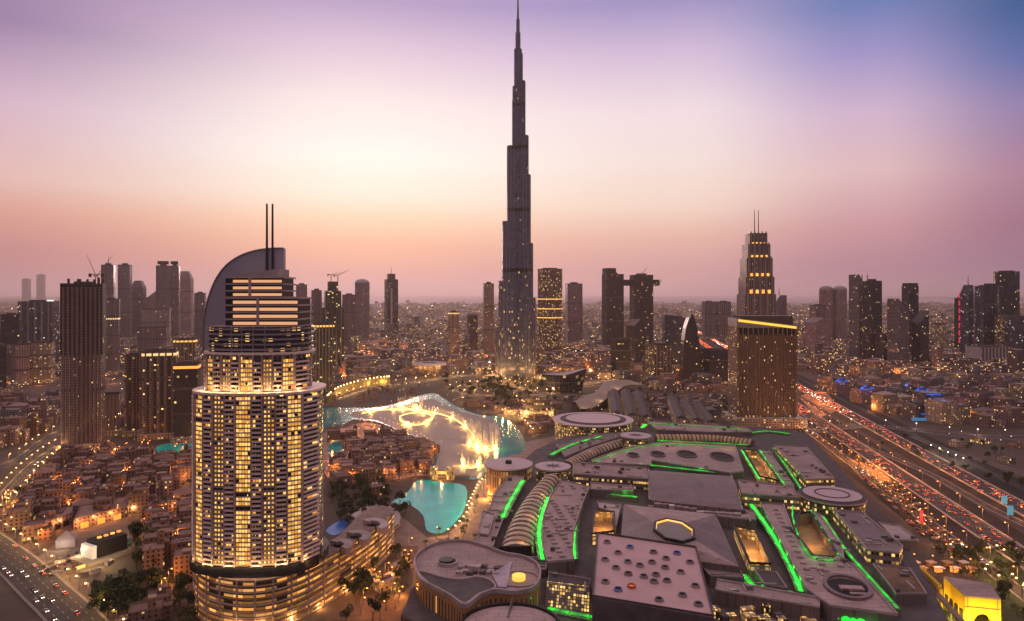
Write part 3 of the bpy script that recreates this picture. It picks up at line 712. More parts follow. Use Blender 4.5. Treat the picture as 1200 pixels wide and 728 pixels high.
T('dark low office slab at the foot of the tall grey towers', 121, 141, 351, 420, 'mauve', 24, .8)
T('pale slanted roof block between the grey towers and the twin capped tower', 168, 186, 340, 395, 'rose', 20, .8, 'wedger')
tt = T('tall dark twin capped tower, left half of the far left cluster', 183, 200, 312, 398, 'mauve', 18, .9); 
tt2 = T('tall dark twin capped tower joined to its left neighbour', 199, 211, 312, 397, 'mauve', 18, .9)
for q in (tt, tt2): MB().box(q[1], q[2], q[4]*.8, q[5]*.8, q[3]+8, q[3]+22, q[6]).build('roof_cap', m_dark, q[0])
T('broad mauve tower with rounded shoulder at the right end of the left cluster', 209, 226, 318, 394, 'rose', 12, .9, 'slim')
T('narrow hazy tower just left of the balcony hotel', 228, 241, 344, 410, 'mauve', 14, .8)
T('square brown block below the twin capped tower', 163, 197, 384, 428, 'mauve', 16, .6)
T('pale wide block behind the brown square block', 166, 200, 363, 412, 'rose', 22, .6)
T('grey mid rise with lit crown strip left of the twin slabs', 123, 140, 372, 440, 'grey', 20, .8, crown=g_warm)
dk = facade('dark_apartment_wall', (.085,.06,.055), bay=4.5, flr=3.6, wf=.55, hf=.5, lit=.05, s=2.5, pier=.5)
T('dark twin apartment slab with lit crown, left of the pair near the hotel', 146, 170, 417, 512, dk, 24, .7, crown=None)
T('dark twin apartment slab with lit crown, right of the pair near the hotel', 168, 208, 412, 516, dk, 20, .6, crown=g_warm)
T('dark block with an orange glowing rim between twin slabs and hotel', 205, 234, 427, 520, 'dark', 15, .7, crown=m_orange)
T('small ribbed block at the foot of the unfinished tower', 119, 141, 462, 512, 'resi', 20, .8)
T('brown block with lit balconies behind the dark twin slabs', 205, 230, 398, 452, 'gold', 14, .7, crown=g_gold)
# between the hotel and the tall tower
T('hazy tower peeping out right of the hotel roof', 346, 361, 334, 402, 'mauve', 16, .9)
t, cx, D, z, a, b, ro = T('lit greenish tower under construction with cranes, right of the hotel', 376, 404, 330, 440, 'green', 20, .8, 'setback')
crane('tower crane with short jib on the greenish construction tower', 388, 330, 322, D, 26, 12, 1); crane('tower crane with raised jib on the greenish construction tower', 396, 331, 323, D+8, 32, 28, 1)
for i in range(6): MB().box(cx+R.uniform(-.45,.45)*a, D-b*.6, R.uniform(6,14), 5, R.uniform(30, z*.7), z*.72, ro).build('scaffold', m_concdk, t)
T('narrow dark block behind the greenish construction tower', 364, 378, 341, 428, 'mauve', 15, .9)
T('dark block right behind the greenish construction tower', 400, 418, 346, 412, 'mauve', 18, .8)
T('lit construction block at the hotel shoulder with a yellow strip', 365, 392, 380, 470, 'green', 25, .7, crown=g_gold)
T('round topped dark tower left of the spired tower', 416, 433, 327, 396, 'mauve', 15, .9, 'dome')
t, cx, D, z, a, b, ro = T('dark slender tower with stepped crown and pale central stripe', 450, 467, 328, 394, 'dark', 25, .9, mast=0)
MB().box(cx, D, a*.6, b*.6, z, ZA(321, D), ro).build('crown', F['dark'], t); MB().bar((cx, D, z), (cx, D, ZA(312, D)), 2.2, n=5, r1=.6).build('spire', m_dark, t)
MB().box(cx+a*.12, D-b*.62, a*.14, 3, 0, ZA(338, D)).build('pale_stripe', m_white, t)
T('small brown tower with lit cap, first of the low pair left of the tall tower', 525, 538, 366, 424, 'resi', 18, .9, crown=g_warm)
T('small dark tower with flat top, second of the low pair left of the tall tower', 547, 560, 370, 414, 'dark', 20, .9)
T('slim brown tower close to the left side of the tall tower', 566, 579, 333, 418, 'resi', 10, .9)
# right of the tall tower
t, cx, D, z, a, b, ro = T('broad round cornered tower with gold lit middle floors beside the tall tower', 630, 659, 316, 420, 'gold', 0, .7, 'round')
for zz in (.45, .55, .66): MB().ribbon(ellipse(cx, D, a/2+.8, b/2+.8, 28), 1.4, z*zz, z*zz+2.5, closed=True).build('lit_floor_ring', g_gold, t)
T('plain dark slab tower second right of the tall tower', 663, 682, 333, 404, 'mauve', 6, .8)
ta = T('left leg of the linked twin towers with stepped broken roof', 706, 730, 322, 408, 'raw', 12, .8); MB().box(ta[1]-ta[4]*.2, ta[2], ta[4]*.55, ta[5]*.9, ta[3], ta[3]+24, ta[6]).build('roof_step', F['raw'], ta[0])
tb = T('right leg of the linked twin towers carrying the overhanging bridge', 739, 764, 323, 408, 'raw', 8, .8)
br = thing('sky_bridge', uniq('horizontal sky bridge linking twin towers and jutting out to the right'), 'bridge', (XA(745, ta[2]), ta[2], ZA(335, ta[2])))
MB().box(XA(747, ta[2]), ta[2], (775-726)*ta[2]/FOC, ta[5]*.8, ZA(335, ta[2]), ZA(328, ta[2]), .02).build('deck', [F['raw'], m_concdk], br)
b_ = MB(); 
for i in range(12): x = XA(727+i*4.1, ta[2]-ta[5]*.42); b_.bar((x, ta[2]-ta[5]*.42, ZA(335, ta[2])), (x+9, ta[2]-ta[5]*.42, ZA(328, ta[2])), 1)
b_.build('truss', m_dark, br)
crane('thin crane above the right leg of the linked towers', 752, 327, 321, tb[2], 34, 50, 1)
# sail pair, dark spire block
t, cx, D, z, a, b, ro = T('dark leaf shaped tower with pointed curved top near the brown hotel', 797, 819, 400, 452, 'dark', 15, .6, plinth=False)
sd = dep(452)+14; pr = [(797,452),(798,430),(799,405),(802,384),(806,372),(809,367),(812,372),(816,388),(818.5,408),(819,452)]
pz = [(XA(x, sd), max(0, ZA(y, sd))) for x, y in pr]; b_ = MB()
for y_, fl in ((sd-14, True), (sd+14, False)):
    f = [(x, y_, zz) for x, zz in pz]; b_.face(f[::-1] if fl else f, 0, [(x, zz) for x, _, zz in (f[::-1] if fl else f)])
for i in range(len(pz)):
    (xa, za), (xb, zb) = pz[i-1], pz[i]; b_.face([(xa,sd-14,za),(xa,sd+14,za),(xb,sd+14,zb),(xb,sd-14,zb)], 0, [(0,za),(28,za),(28,zb),(0,zb)])
b_.build('leaf_shell', F['dark'], t)
t = thing('curved_tower', uniq('silvery curved glass block rising behind the dark leaf tower'), 'tower', (XA(790, 1750), 1750))
arc = [(XA(778+i*2.7, 1750), 1750+18*math.sin(i/10*math.pi)-9) for i in range(11)]
MB().prism(arc+[(x, y+30) for x, y in arc[::-1]], 0, lambda p: ZA(370, 1750)-(p[0]-XA(790, 1750))*.1, 0, 1).build('curved_facade', [F['blue'], m_roof], t)
MB().box(XA(791,1750), 1742, 62, 20, 0, 12).build('plinth', F['cream'], t)
T('black pyramid topped block left of the silvery curved one', 734, 757, 374, 428, 'dark', 30, .9, 'gable')
T('dark lit mid rise left of the black pyramid topped block', 716, 738, 398, 440, 'raw', 18, .8)
T('low far block, left of two behind the orange road glow', 823, 838, 354, 398, 'mauve', 10, .6); T('low far block, right of two behind the orange road glow', 839, 856, 354, 398, 'mauve', 14, .6)
T('mid rise with scattered yellow lights left of the leaf tower', 757, 786, 404, 446, 'gold', 24, .8)
T('dim grey block between the leaf tower and the brown hotel', 822, 852, 410, 452, 'dark', 16, .8)
# tiered tower with two masts
D = 1684; cx = XA(886, D); t = thing('tiered_tower', uniq('tiered art deco tower with twin masts and gold lit setbacks behind the brown hotel'), 'tower', (cx, D))
zz = 0
for i, (xa, xb, y_) in enumerate(((868,904,345),(869.5,902.5,325),(871,901,303),(873.5,899.5,287),(876,896.5,274))):
    w = (xb-xa)*D/FOC; z1 = ZA(y_, D)
    b_ = MB(); b_.prism(rect(cx, D, w, w*.8), zz, z1, 0, 1); tp = b_.build('tier', [F['stripe'], m_roof], t)
    for k in range(5): MB().box(cx+(k-2)*w*.21, D-w*.41, w*.05, 2.4, max(zz, 100), z1+4).build('rib', m_conc, t)
    if i: 
        for k in range(4): MB().box(cx+(k-1.5)*w*.21, D-w*.405, w*.10, 1.2, zz+2, zz+13-2*i).build('lit_setback', g_gold if k % 2 else m_orange, t)
    zz = z1
for x in (884, 888.6): MB().bar((XA(x, D), D, zz), (XA(x, D), D, ZA(246, D)), 1.7, n=6, r1=.8).build('mast', m_steel, t)
# brown hotel block with the gold line
D = dep(500); cx = XA(893.5, D+24); w = 67*(D+24)/FOC; zt = ZA(386, D); t = thing('brown_hotel', uniq('broad brown hotel block with a slanting gold light line under its roof'), 'hotel', (cx, D+24))
arc = [(cx+w/2*u, D+6*u*u) for u in [i/10*2-1 for i in range(11)]]; fp = arc+[(cx+w/2, D+48), (cx-w/2, D+48)]
MB().prism(fp, 0, zt-8, 0, 1).build('shaft', [F['hotel'], m_roof], t)
MB().prism(offset(fp, .985), zt-8, zt+2, 0, 1).build('dark_band', [m_glass, m_roof], t)
lean = lambda p: zt+11+(cx-p[0])/w*11
MB().prism(offset(fp, 1.03), zt+2, lambda p: lean(p), 0, 1, True).build('roof_slab', [m_mauve, m_roofdk], t)
MB().prism(offset(fp, .9), lambda p: lean(p)+.05, lambda p: zt+20, 0, 1).build('roof_storey', [m_roofdk, m_roof], t)
b_ = MB(); A = [(x, y-1.6) for x, y in offset(arc, 1.0)]
for i in range(10):
    p, q = A[i], A[i+1]; b_.face([(p[0],p[1]-1,lean(p)-5),(q[0],q[1]-1,lean(q)-5),(q[0],q[1]-1,lean(q)-1.5),(p[0],p[1]-1,lean(p)-1.5)])
b_.build('light_line', glow('gold_line', (1,.56,.07), 1.3), t)
for i in range(13): u = i/12*2-1; MB().box(cx+w/2*u, D+6*u*u-.3, 1.2, 1.4, zt-8, zt+2).build('band_post', m_sand, t)
for i in range(16): u = (i+.5)/16*2-1; MB().box(cx+w/2*u, D+6*u*u-.3, .8, 1.0, 12, zt-8).build('facade_rib', F['hotel'], t)
for q in (-1, 1): MB().box(cx+q*w/2, D+26, 3, 44, 0, zt+4).build('end_wall', F['hotel'], t)
MB().box(cx, D+20, w*1.2, 70, 0, 14).build('plinth', [F['cream'], m_roof], t)
keep(offset(fp, 1.35))
T('dark wedge block peeping out right behind the brown hotel', 905, 921, 346, 420, 'mauve', 22, .8, 'wedger', mast=1)
# right skyline
T('pale gabled apartment block with an arch, left of the far right cluster', 944, 972, 372, 414, 'rose', 24, .7, 'gable')
T('small stepped mauve block behind the gabled one', 950, 966, 358, 404, 'mauve', 18, .8)
T('far twin topped tower, left of two rounded ones', 960, 976, 335, 400, 'rose', 15, .9, 'dome'); T('far twin topped tower, right of two rounded ones', 976, 992, 335, 400, 'rose', 15, .9, 'dome')
T('tall wedge topped glass tower with pale edge at the right cluster', 996, 1018, 322, 424, 'grey', 24, .8, 'wedge', fins=2)
T('black round topped glass tower touching the wedge tower', 1013, 1031, 330, 426, 'dark', 14, .9)
T('grey slant roofed tower in front of the notched black tower', 1041, 1064, 350, 430, 'grey', 26, .8, 'wedge')
T('slim black tower with notched crown in the right cluster', 1059, 1074, 336, 420, 'dark', 12, .9, 'notch')
T('dark wedge block right of the notched black tower', 1070, 1087, 364, 428, 'dark', 22, .8, 'wedger')
T('low dark glass block at the foot of the slant roofed tower', 1027, 1045, 392, 428, 'dark', 20, .8)
T('round orange lit drum block among the right towers', 1091, 1108, 380, 408, 'cream', 0, .9, 'round')
t = T('thin tower under construction washed in red light', 1120, 1128, 350, 412, 'raw', 10, .9, plinth=False)
for i in range(7): MB().box(t[1], t[2]-t[5]*.6, t[4]*.9, 2, 30+i*26, 48+i*26, .1).build('red_lit_bay', g_redn, t[0])
T('grey glass tower with pointed top left of the twin oval towers', 1127, 1142, 334, 418, 'blue', 20, .9, 'slim', mast=1)
t = T('curved fronted grey glass tower with three dark panels', 1142, 1169, 336, 420, 'blue', 0, .7, 'round')
for i in range(3): MB().prism(ellipse(t[1], t[2], t[4]*.5+1, t[5]*.5+1, 10, rad(235), rad(305)), 22+i*76, 82+i*76, 0, 0).build('dark_panel', m_glass, t[0])
T('massive dark oval tower, tallest at the right picture edge', 1166, 1193, 319, 414, 'dark', 0, .8, 'round')
T('dark lit block at the right picture edge with teal reflections', 1183, 1216, 372, 424, 'blue', 15, .7)
T('small yellow lit block at the foot of the massive oval tower', 1168, 1184, 370, 422, 'gold', 15, .8)
T('long white panelled hall right of the twin grey towers', 1135, 1182, 406, 426, mat('hall_panel', (.5,.45,.45), .6), 12, .5, cat='hall', name='exhibition_hall', fins=9)
for i, (xa, xb, ya, yb) in enumerate(((448,454,372,392),)): pass
# far hazy ones on the left horizon
T('faint pair tower on the far left horizon, taller one', 44, 52, 322, 354, 'mauve', 10, .8, plinth=False); T('faint stub tower on the far left horizon, lower one', 27, 35, 327, 354.5, 'mauve', 10, .8, plinth=False)

# ---------------------------------------------------------------- special buildings in the middle ground
# dark dhow shaped opera house
D = dep(461)+25; cx = XA(661, D); t = thing('opera_house', uniq('dark ship shaped hall with curved hull walls beside the tall tower'), 'opera house', (cx, D))
w = 53*D/FOC; b_ = MB(); rows = []
for k in range(7):
    f = k/6; zt_ = lambda u: 0
    rows.append([(cx+w/2*(u)*(.78+.22*f), D+side*(24*(1-abs(u)**2.2))*(.8+.2*f), f*(30+12*(u+1)/2+6*abs(u))) for side, us in ((-1, [i/8*2-1 for i in range(17-8)]), (1, [1-i/8*2 for i in range(9)])) for u in us])
for k in range(6):
    n = len(rows[k])
    for i in range(n): b_.face([rows[k][i], rows[k][(i+1) % n], rows[k+1][(i+1) % n], rows[k+1][i]], 0, [(i*5,k*6),(i*5+5,k*6),(i*5+5,k*6+6),(i*5,k*6+6)])
b_.build('hull', facade('hull_glass', (.055,.045,.05), (.03,.03,.035), 3, 6, .8, .8, .04, s=1.5), t)
rb = MB(); n = 9
for i in range(8): rb.face([rows[6][i], rows[6][i+1], rows[6][17-i-1], rows[6][17-i]])
rb.build('deck_roof', m_mauve, t); MB().ribbon([(p[0], p[1]) for p in rows[3]], 1, 20, 21.2, closed=True).build('rail', m_steel, t)
keep(ellipse(cx, D, w*.6, 36, 16))
# pale disc building
D = dep(441)+20; cx = XA(503, D); t = thing('disc_pavilion', uniq('pale flying disc roofed station with an orange lit base'), 'station', (cx, D))
r = 20*D/FOC; zt = ZA(425, D)
MB().cyl(cx, D, r*.5, 0, zt-6, r*.75, 28).build('lit_base', F['gold'], t); MB().prism(ellipse(cx, D, r, r*.9, 32), zt-5, zt, 0, 1, True, ellipse(cx, D, r*.96, r*.86, 32)).build('disc_roof', [m_white, m_rooflt], t)
MB().box(cx, D, r*.8, r*.22, zt, zt+1.2).build('roof_slot', m_black, t)
for i in range(6): q = rad(200+i*28); point('base_lamp', t, (cx+r*.85*math.cos(q), D+r*.8*math.sin(q), zt-12), 9000, (1,.5,.15), 1.5)
keep(ellipse(cx, D, r*1.2, r*1.1, 14))
# cream stepped round building by the lake
D = dep(491)+30; cx = XA(629, D); t = thing('terrace_mall', uniq('cream gold lit building with rounded stepped terraces beside the tall tower lake'), 'arcade building', (cx, D))
for i, (r, z0, z1) in enumerate(((1,0,11),(.88,11,19),(.74,19,27),(.55,27,33))):
    w = 19.5*D/FOC*r
    MB().prism(ellipse(cx+2*i, D+3*i, w, w*.8, 36), z0, z1, 0, 1).build('terrace_storey', [facade('terrace_wall_%d' % i, (.36,.27,.17), bay=3.5, flr=z1-z0, wf=.55, hf=.5, lit=.55, s=1.8), m_rooflt], t); MB().ribbon(ellipse(cx+2*i, D+3*i, w+1, w*.8+1, 36), 1.6, z1-.6, z1+1, closed=True).build('terrace_rim', m_sand, t)
for i in range(6): q = rad(190+i*32); point('facade_lamp', t, (cx+19*D/FOC*1.2*math.cos(q), D+19*D/FOC*math.sin(q), 5), 6000, (1,.6,.22), 1)
keep(ellipse(cx, D, 36, 34, 14))
# olive lit curved promenade wall with lamps
c = smooth(PL([(384,474),(396,464),(415,457),(438,452),(456,450)]), 5)
t = thing('lake_wall', uniq('curved olive lit wall with a row of lamps along its top, left of the fountain'), 'wall', c[0])
MB().ribbon(c, 5, 0, 15, 0).build('wall', mat('olive_wall', (.24,.19,.07), .8), t); MB().ribbon([(x, y-6) for x, y in c], 9, 0, .5, 0).build('ledge', m_pave, t)
for i in range(0, len(c), 1): MB().ball((c[i][0], c[i][1], 17), 1.5, n=6, k=4).build('wall_lamp', g_lamp, t)
for i in range(2, len(c), 4): point('wall_light', t, (c[i][0], c[i][1]-9, 8), 7000, (1,.66,.15), 1)
# pale flowing canopy
top = smooth(PL([(722,446),(708,449),(700,456),(693,463),(680,466),(668,470)], 14), 4); bot = smooth(PL([(760,452),(735,452),(722,457),(714,466),(700,474),(680,477)], 14), 4)
t = thing('wave_canopy', uniq('pale flowing wave shaped canopy roof leading to the disc roofed mall hall'), 'canopy', top[0])
b_ = MB()
for i in range(len(top)-1):
    z0, z1 = 14+3*math.sin(i*.6), 14+3*math.sin(i*.6+.6); M0, M1 = [((a_[0]+c_[0])/2, (a_[1]+c_[1])/2) for a_, c_ in ((top[i], bot[i]), (top[i+1], bot[i+1]))]
    b_.face([(*top[i],z0),(*M0,z0+5),(*M1,z1+5),(*top[i+1],z1)]).face([(*M0,z0+5),(*bot[i],z0-1),(*bot[i+1],z1-1),(*M1,z1+5)])
    b_.face([(*top[i],z0-1),(*top[i+1],z1-1),(*bot[i+1],z1-2),(*bot[i],z0-2)])
b_.build('canopy_sheet', mat('canopy_cloth', (.24,.19,.155), .7, var=.08), t)
for i in range(0, len(top), 5):
    for s_ in (top, bot): MB().bar((*s_[i], 0), (*s_[i], 13), .5).build('post', m_steel, t)
for i in range(2, len(bot), 4): point('canopy_lamp', t, (bot[i][0]-4, bot[i][1]-8, 22), 6000, (1,.62,.3), 2)
# waterside gate pavilion between lake and lagoon
D = dep(562); cx = XA(518, D); t = thing('gate_pavilion', uniq('small gold lit arcade pavilion on the bridge between lake and lagoon'), 'pavilion', (cx, D))
for s_ in (-1, 1):
    MB().box(cx+s_*9, D+2, 8, 9, 0, 13, 0).build('tower', [facade('gate_wall_%d' % s_, (.4,.28,.14), bay=2.6, flr=5, wf=.5, hf=.6, lit=.7, s=2.5), m_sand], t)
MB().box(cx, D+2, 10, 6, 6, 9.5).build('link', m_sand, t); MB().box(cx-2, D+9, 62, 5, 0, 2.5).build('bridge_deck', m_pave, t)
point('gate_lamp', t, (cx, D-5, 5), 9000, (1,.55,.15), .8)
keep(rect(cx, D, 80, 26))
# ---------------------------------------------------------------- the great mall in the foreground
ml = thing('shopping_mall', uniq('vast low shopping mall with grey roof decks, glazed vaults and green lit edges'), 'mall', (XA(760, 600), 600))
OUT = [(628,527),(662,512),(700,506),(770,498),(890,500),(946,508),(985,548),(1018,590),(1064,640),(1092,690),(1130,760),(960,800),(620,790),(470,720),(500,655),(552,648),(570,600),(590,560)]
BZ = 19.0
body = ccw(PL(OUT, BZ)); keep(offset(body, 1.05))
f_mall = facade('mall_wall', (.2,.14,.11), (.03,.025,.02), 6, 6.3, .7, .55, .45, (1,.5,.14), 1.5, .3)
MB().prism(body, 0, BZ, 0, 1).build('lower_deck', [f_mall, m_roofdk], ml)
f_clere = facade('clerestory', (.2,.15,.13), (.03,.025,.02), 2.4, 5, .8, .4, .6, (1,.5,.1), 1.5, .3)
f_plain = m_mall2
NOB = [PL([(955,672),(1034,668),(1040,708),(958,712)], 28), PL([(730,526),(870,526),(870,546),(730,545)], 26)]
def slab(px, z=28, zb=BZ, m=None, side=None, name='roof_deck', rim=True):
    p = ccw(PL(px, z)); o = MB().prism(p, zb, z, 0, 1).build(name, [side or m_mall2, m or m_mall], ml)
    A_ = abs(area(p)); pc = (sum(q[0] for q in p)/len(p), sum(q[1] for q in p)/len(p))
    for k in range(min(16, int(A_/150))):
        q = R.choice(p); t_ = R.uniform(.25,.85); x_, y_ = pc[0]+(q[0]-pc[0])*t_, pc[1]+(q[1]-pc[1])*t_
        if not inside((x_, y_), offset(p, .9)) or any(inside((x_, y_), n_) for n_ in NOB): continue
        if k % 3 == 0: MB().box(x_, y_, R.uniform(9,20), .9, z, z+.8, -.12+R.choice((0,1.57))).build('duct', m_rooflt, o)
        else: MB().box(x_, y_, R.uniform(2,4.5), R.uniform(1.6,3.2), z, z+R.uniform(1.2,2.6), -.12).build('air_unit', R.choice((m_rooflt, m_roofdk, m_steel)), o)
    if rim: MB().ribbon(offset(p, .992), .7, z, z+1.1, closed=True).build('parapet', m_rooflt, o)
    return p
slab([(600,556),(614,560),(588,612),(577,642),(556,642),(580,578)], 26)
pdots = slab([(659,563),(691,571),(683,590),(673,620),(671,648),(673,657),(642,660),(635,640),(636,608),(645,581)], 28)
slab([(671,542),(758,549),(760,562),(672,556)], 31, side=f_clere)
slab([(692,566),(744,571),(742,576),(692,574)], 26)
slab([(864,563),(929,571),(937,584),(869,579)], 31, side=f_clere)
slab([(692,540),(735,525),(783,518),(862,523),(872,553),(856,555),(764,540),(762,546),(700,543)], 26)
slab([(757,494),(874,501),(882,507),(830,507),(770,504)], 24)
slab([(652,522),(700,509),(742,507),(690,524),(662,536)], 22, m=m_mall2)
slab([(891,528),(901,529),(931,571),(917,568)], 27); slab([(907,522),(945,524),(978,562),(945,563)], 29, side=f_clere)
slab([(950,598),(962,605),(986,640),(990,660),(984,655)], 28)
pl1 = slab([(891,590),(918,592),(929,622),(951,652),(985,657),(1000,662),(1053,722),(973,711),(946,692)], 28)
slab([(840,680),(961,702),(961,713),(838,692)], 27)
slab([(976,597),(1010,601),(1058,641),(1054,649),(1016,645)], 29, side=f_clere, m=m_mall2)
slab([(1030,613),(1054,617),(1076,634),(1050,634)], 25, m=m_rooflt)
slab([(1023,662),(1066,667),(1086,697),(1050,697)], 25, m=mat('brown_roof', (.16,.10,.06), .8, var=.4, scale=.06))
slab([(838,596),(884,600),(886,610),(842,606)], 27); slab([(822,664),(866,668),(872,678),(832,676)], 25, m=m_mall2); slab([(884,668),(910,672),(922,690),(896,686)], 25, m=m_roofdk)
slab([(700,588),(728,592),(722,618),(716,600),(702,596)], 26, m=m_rooflt); slab([(640,545),(668,548),(664,562),(654,560)], 24)
slab([(590,652),(640,655),(640,668),(600,668)], 24, m=m_roofdk); slab([(566,600),(580,604),(572,628),(560,626)], 27, m=m_rooflt)
# roof ridges and small plant: skylight bumps in rows
bump = MB().box(0, 0, 3.6, 2.4, 0, 1.3).mesh('roof_light', [m_rooflt]); nb_ = 0
def bumps(poly, z, sx, sy, rot, off=(0,0), lim=100):
    global nb_
    cx, cy_ = sum(p[0] for p in poly)/len(poly), sum(p[1] for p in poly)/len(poly); c, s = math.cos(rot), math.sin(rot)
    small = offset(poly, .93)
    for i in range(-30, 31):
        for j in range(-30, 31):
            x, y = cx+i*sx*c-j*sy*s+off[0], cy_+i*sx*s+j*sy*c+off[1]
            if inside((x, y), small) and not any(inside((x, y), q) for q in NOB) and nb_ < lim:
                o = bpy.data.objects.new('roof_light', bump); COL.objects.link(o); o.parent = ml; o.location = Vector((x, y, z))-ml.location; o.rotation_euler = (0,0,rot); nb_ += 1
NOB += [PL([(958,676),(1030,672),(1034,706),(962,708)], 28), PL([(650,572),(684,574),(682,592),(650,590)], 28)]
bumps(pdots, 28, 9, 8, .15, lim=46); bumps(pl1, 28, 11, 10, -.22, lim=100)
# ellipse openings in the upper panel and the big oval in the right panel
for x, y, rx, ry in ((742,534,6.5,2.6),(771,533,8,3.2),(805,533,10.5,4),(846,536,12.5,5)):
    c = P(x, y, 26); k = c[1]/FOC
    w_ = thing('oval_skylight', None, None); w_.parent = ml; b1 = rx*k; b2 = ry*k*c[1]/(CAM_H-26)*1.0
    MB().ribbon(ellipse(c[0], c[1], b1, b2, 28), 1.2, 26, 27.4, closed=True).build('curb', m_mall2, w_); MB().prism(ellipse(c[0], c[1], b1-.5, b2-.5, 28), 26, 26.35, 0, 0).build('dark_glass', m_black, w_)
c = P(993, 689, 28); k = c[1]/FOC; w_ = thing('oval_skylight', None, None); w_.parent = ml
MB().ribbon(ellipse(c[0], c[1], 24*k, 14*k*c[1]/172, 36, rot=-.3), 2.4, 28, 29.6, closed=True).build('curb', m_mall2, w_)
MB().prism(ellipse(c[0], c[1], 21.5*k, 11*k*c[1]/172, 32, rot=-.3), 28, 28.4, 0, 0).build('dark_glass', m_black, w_)
MB().box(c[0]+1, c[1]-3, 26*k, 5, 28.5, 29.8, -.12).build('cross_beam', m_mall, w_); MB().box(c[0]+2, c[1]-10, 20*k, 2.4, 28.5, 29.3, -.12).build('cross_beam', m_mall, w_)
# big shallow barrel roof in the middle
vb = ccw(PL([(760,551),(857,558),(870,598),(761,586)], 30)); lo = PL([(760,551),(857,558),(870,598),(761,586)], 30)
b_ = MB(); NS = 12
A, B, C_, E = lo
for i in range(NS):
    f0, f1 = i/NS, (i+1)/NS; q = lambda a, b, f: (a[0]+(b[0]-a[0])*f, a[1]+(b[1]-a[1])*f); hz = lambda f: 30+5*math.sin(math.pi*f)
    a0, a1, b0, b1 = q(A,E,f0), q(A,E,f1), q(B,C_,f0), q(B,C_,f1)
    b_.face([(*a1,hz(f1)),(*b1,hz(f1)),(*b0,hz(f0)),(*a0,hz(f0))])
    b_.face([(*a0,hz(f0)),(*a0,BZ),(*a1,BZ),(*a1,hz(f1))]); b_.face([(*b1,hz(f1)),(*b1,BZ),(*b0,BZ),(*b0,hz(f0))])
b_.face([(*E,BZ),(*C_,BZ),(*C_,30),(*E,30)]); b_.face([(*B,BZ),(*A,BZ),(*A,30),(*B,30)])
vo = b_.build('barrel_roof', m_mall2, ml, True)
for f in (0, 1): MB().ribbon([q(A,E,t/10) if not f else q(B,C_,t/10) for t in range(11)], 1.2, 30, 31.2).build('edge_rib', m_rooflt, vo)
# roof clutter row along the front of the barrel roof
for i in range(14):
    f = i/13; p = (E[0]+(C_[0]-E[0])*f, E[1]+(C_[1]-E[1])*f-6); MB().box(p[0], p[1], R.uniform(4,7), R.uniform(3,5), BZ, 26+R.uniform(0,4), -.1).build('air_unit', R.choice((m_rooflt, m_mall, m_white)), ml)
# faceted roof with the octagonal skylight
bs = PL([(731,591),(839,603),(866,664),(726,646)], 29); oc = P(790, 622, 37); k = oc[1]/FOC
octo = ellipse(oc[0], oc[1], 23*k, 13.5*k*oc[1]/163, 8, rot=0); octo = [octo[i] for i in range(8)]
b_ = MB(); bsc = ccw(bs); cen = (sum(p[0] for p in bsc)/4, sum(p[1] for p in bsc)/4)
b_.prism(bsc, BZ, 29, 0, None)
oa = sorted(octo, key=lambda p: math.atan2(p[1]-oc[1], p[0]-oc[0])); bb = sorted(bsc, key=lambda p: math.atan2(p[1]-cen[1], p[0]-cen[0]))
for i in range(4):     # each side of the base takes two octagon points, corners the triangles between
    a, b = bb[i], bb[(i+1) % 4]; o1, o2, o3 = oa[(2*i+0) % 8], oa[(2*i+1) % 8], oa[(2*i+2) % 8]
    b_.face([(*a,29),(*b,29),(*o2,36.5)], i % 2+1) ; b_.face([(*a,29),(*o2,36.5),(*o1,36.5)], i % 2+1); b_.face([(*b,29),(*o3,36.5),(*o2,36.5)], i % 2+1)
fr = b_.build('faceted_roof', [m_mall2, m_mall, m_mall2], ml)
MB().ribbon(oa, 1.6, 35.8, 38.4, closed=True).build('skylight_curb', m_dark, fr)
for i in range(8):
    a, b = offset(oa, .93)[i], offset(oa, .93)[(i+1) % 8]
    if a[1]+b[1] > 2*oc[1]: MB().face([(*a,33.5),(*b,33.5),(*b,38),(*a,38)]).build('lit_pane', g_gold if i % 2 else g_warm, fr)
MB().face([(*p,36.9) for p in offset(oa, .9)]).build('skylight_glass', mat('amber_glass', (.10,.07,.04), .25), fr)
# roof with round porthole skylights
PT = [(700,625),(816,642),(837,724),(694,700)]; pp = ccw(PL(PT, 36))
pr_ = MB().prism(pp, BZ, 36, 0, 1).build('porthole_roof', [m_roofdk, mat('porthole_sheet', (.44,.29,.295), .6, var=.12, scale=.05)], ml)
MB().ribbon(offset(pp, .99), 1.0, 36, 37.3, closed=True).build('parapet', m_roofdk, pr_)
HOL = [(180,192,'r'),(332,225,'b'),(488,258,'r'),(645,265,'b'),(252,262,'k'),(572,300,'k'),(732,325,'k'),(165,308,'k'),(318,322,'k'),(478,325,'r'),(398,346,'k'),(566,360,'k'),(238,362,'k'),(670,390,'k'),(320,402,'r'),(505,408,'k'),(424,420,'r'),(578,447,'k'),(492,453,'g'),(168,455,'k'),(768,482,'k'),(252,506,'b'),(342,485,'o'),(682,543,'k'),(525,573,'k'),(788,604,'k')]
lens = {'k': m_black, 'r': mat('red_lens', (.16,.02,.02), .3), 'b': mat('blue_lens', (.02,.03,.14), .3), 'g': mat('green_lens', (.02,.06,.04), .3), 'o': glow('orange_lens', (1,.2,.06), .6)}
rim_m = mat('porthole_rim', (.3,.26,.28), .5)
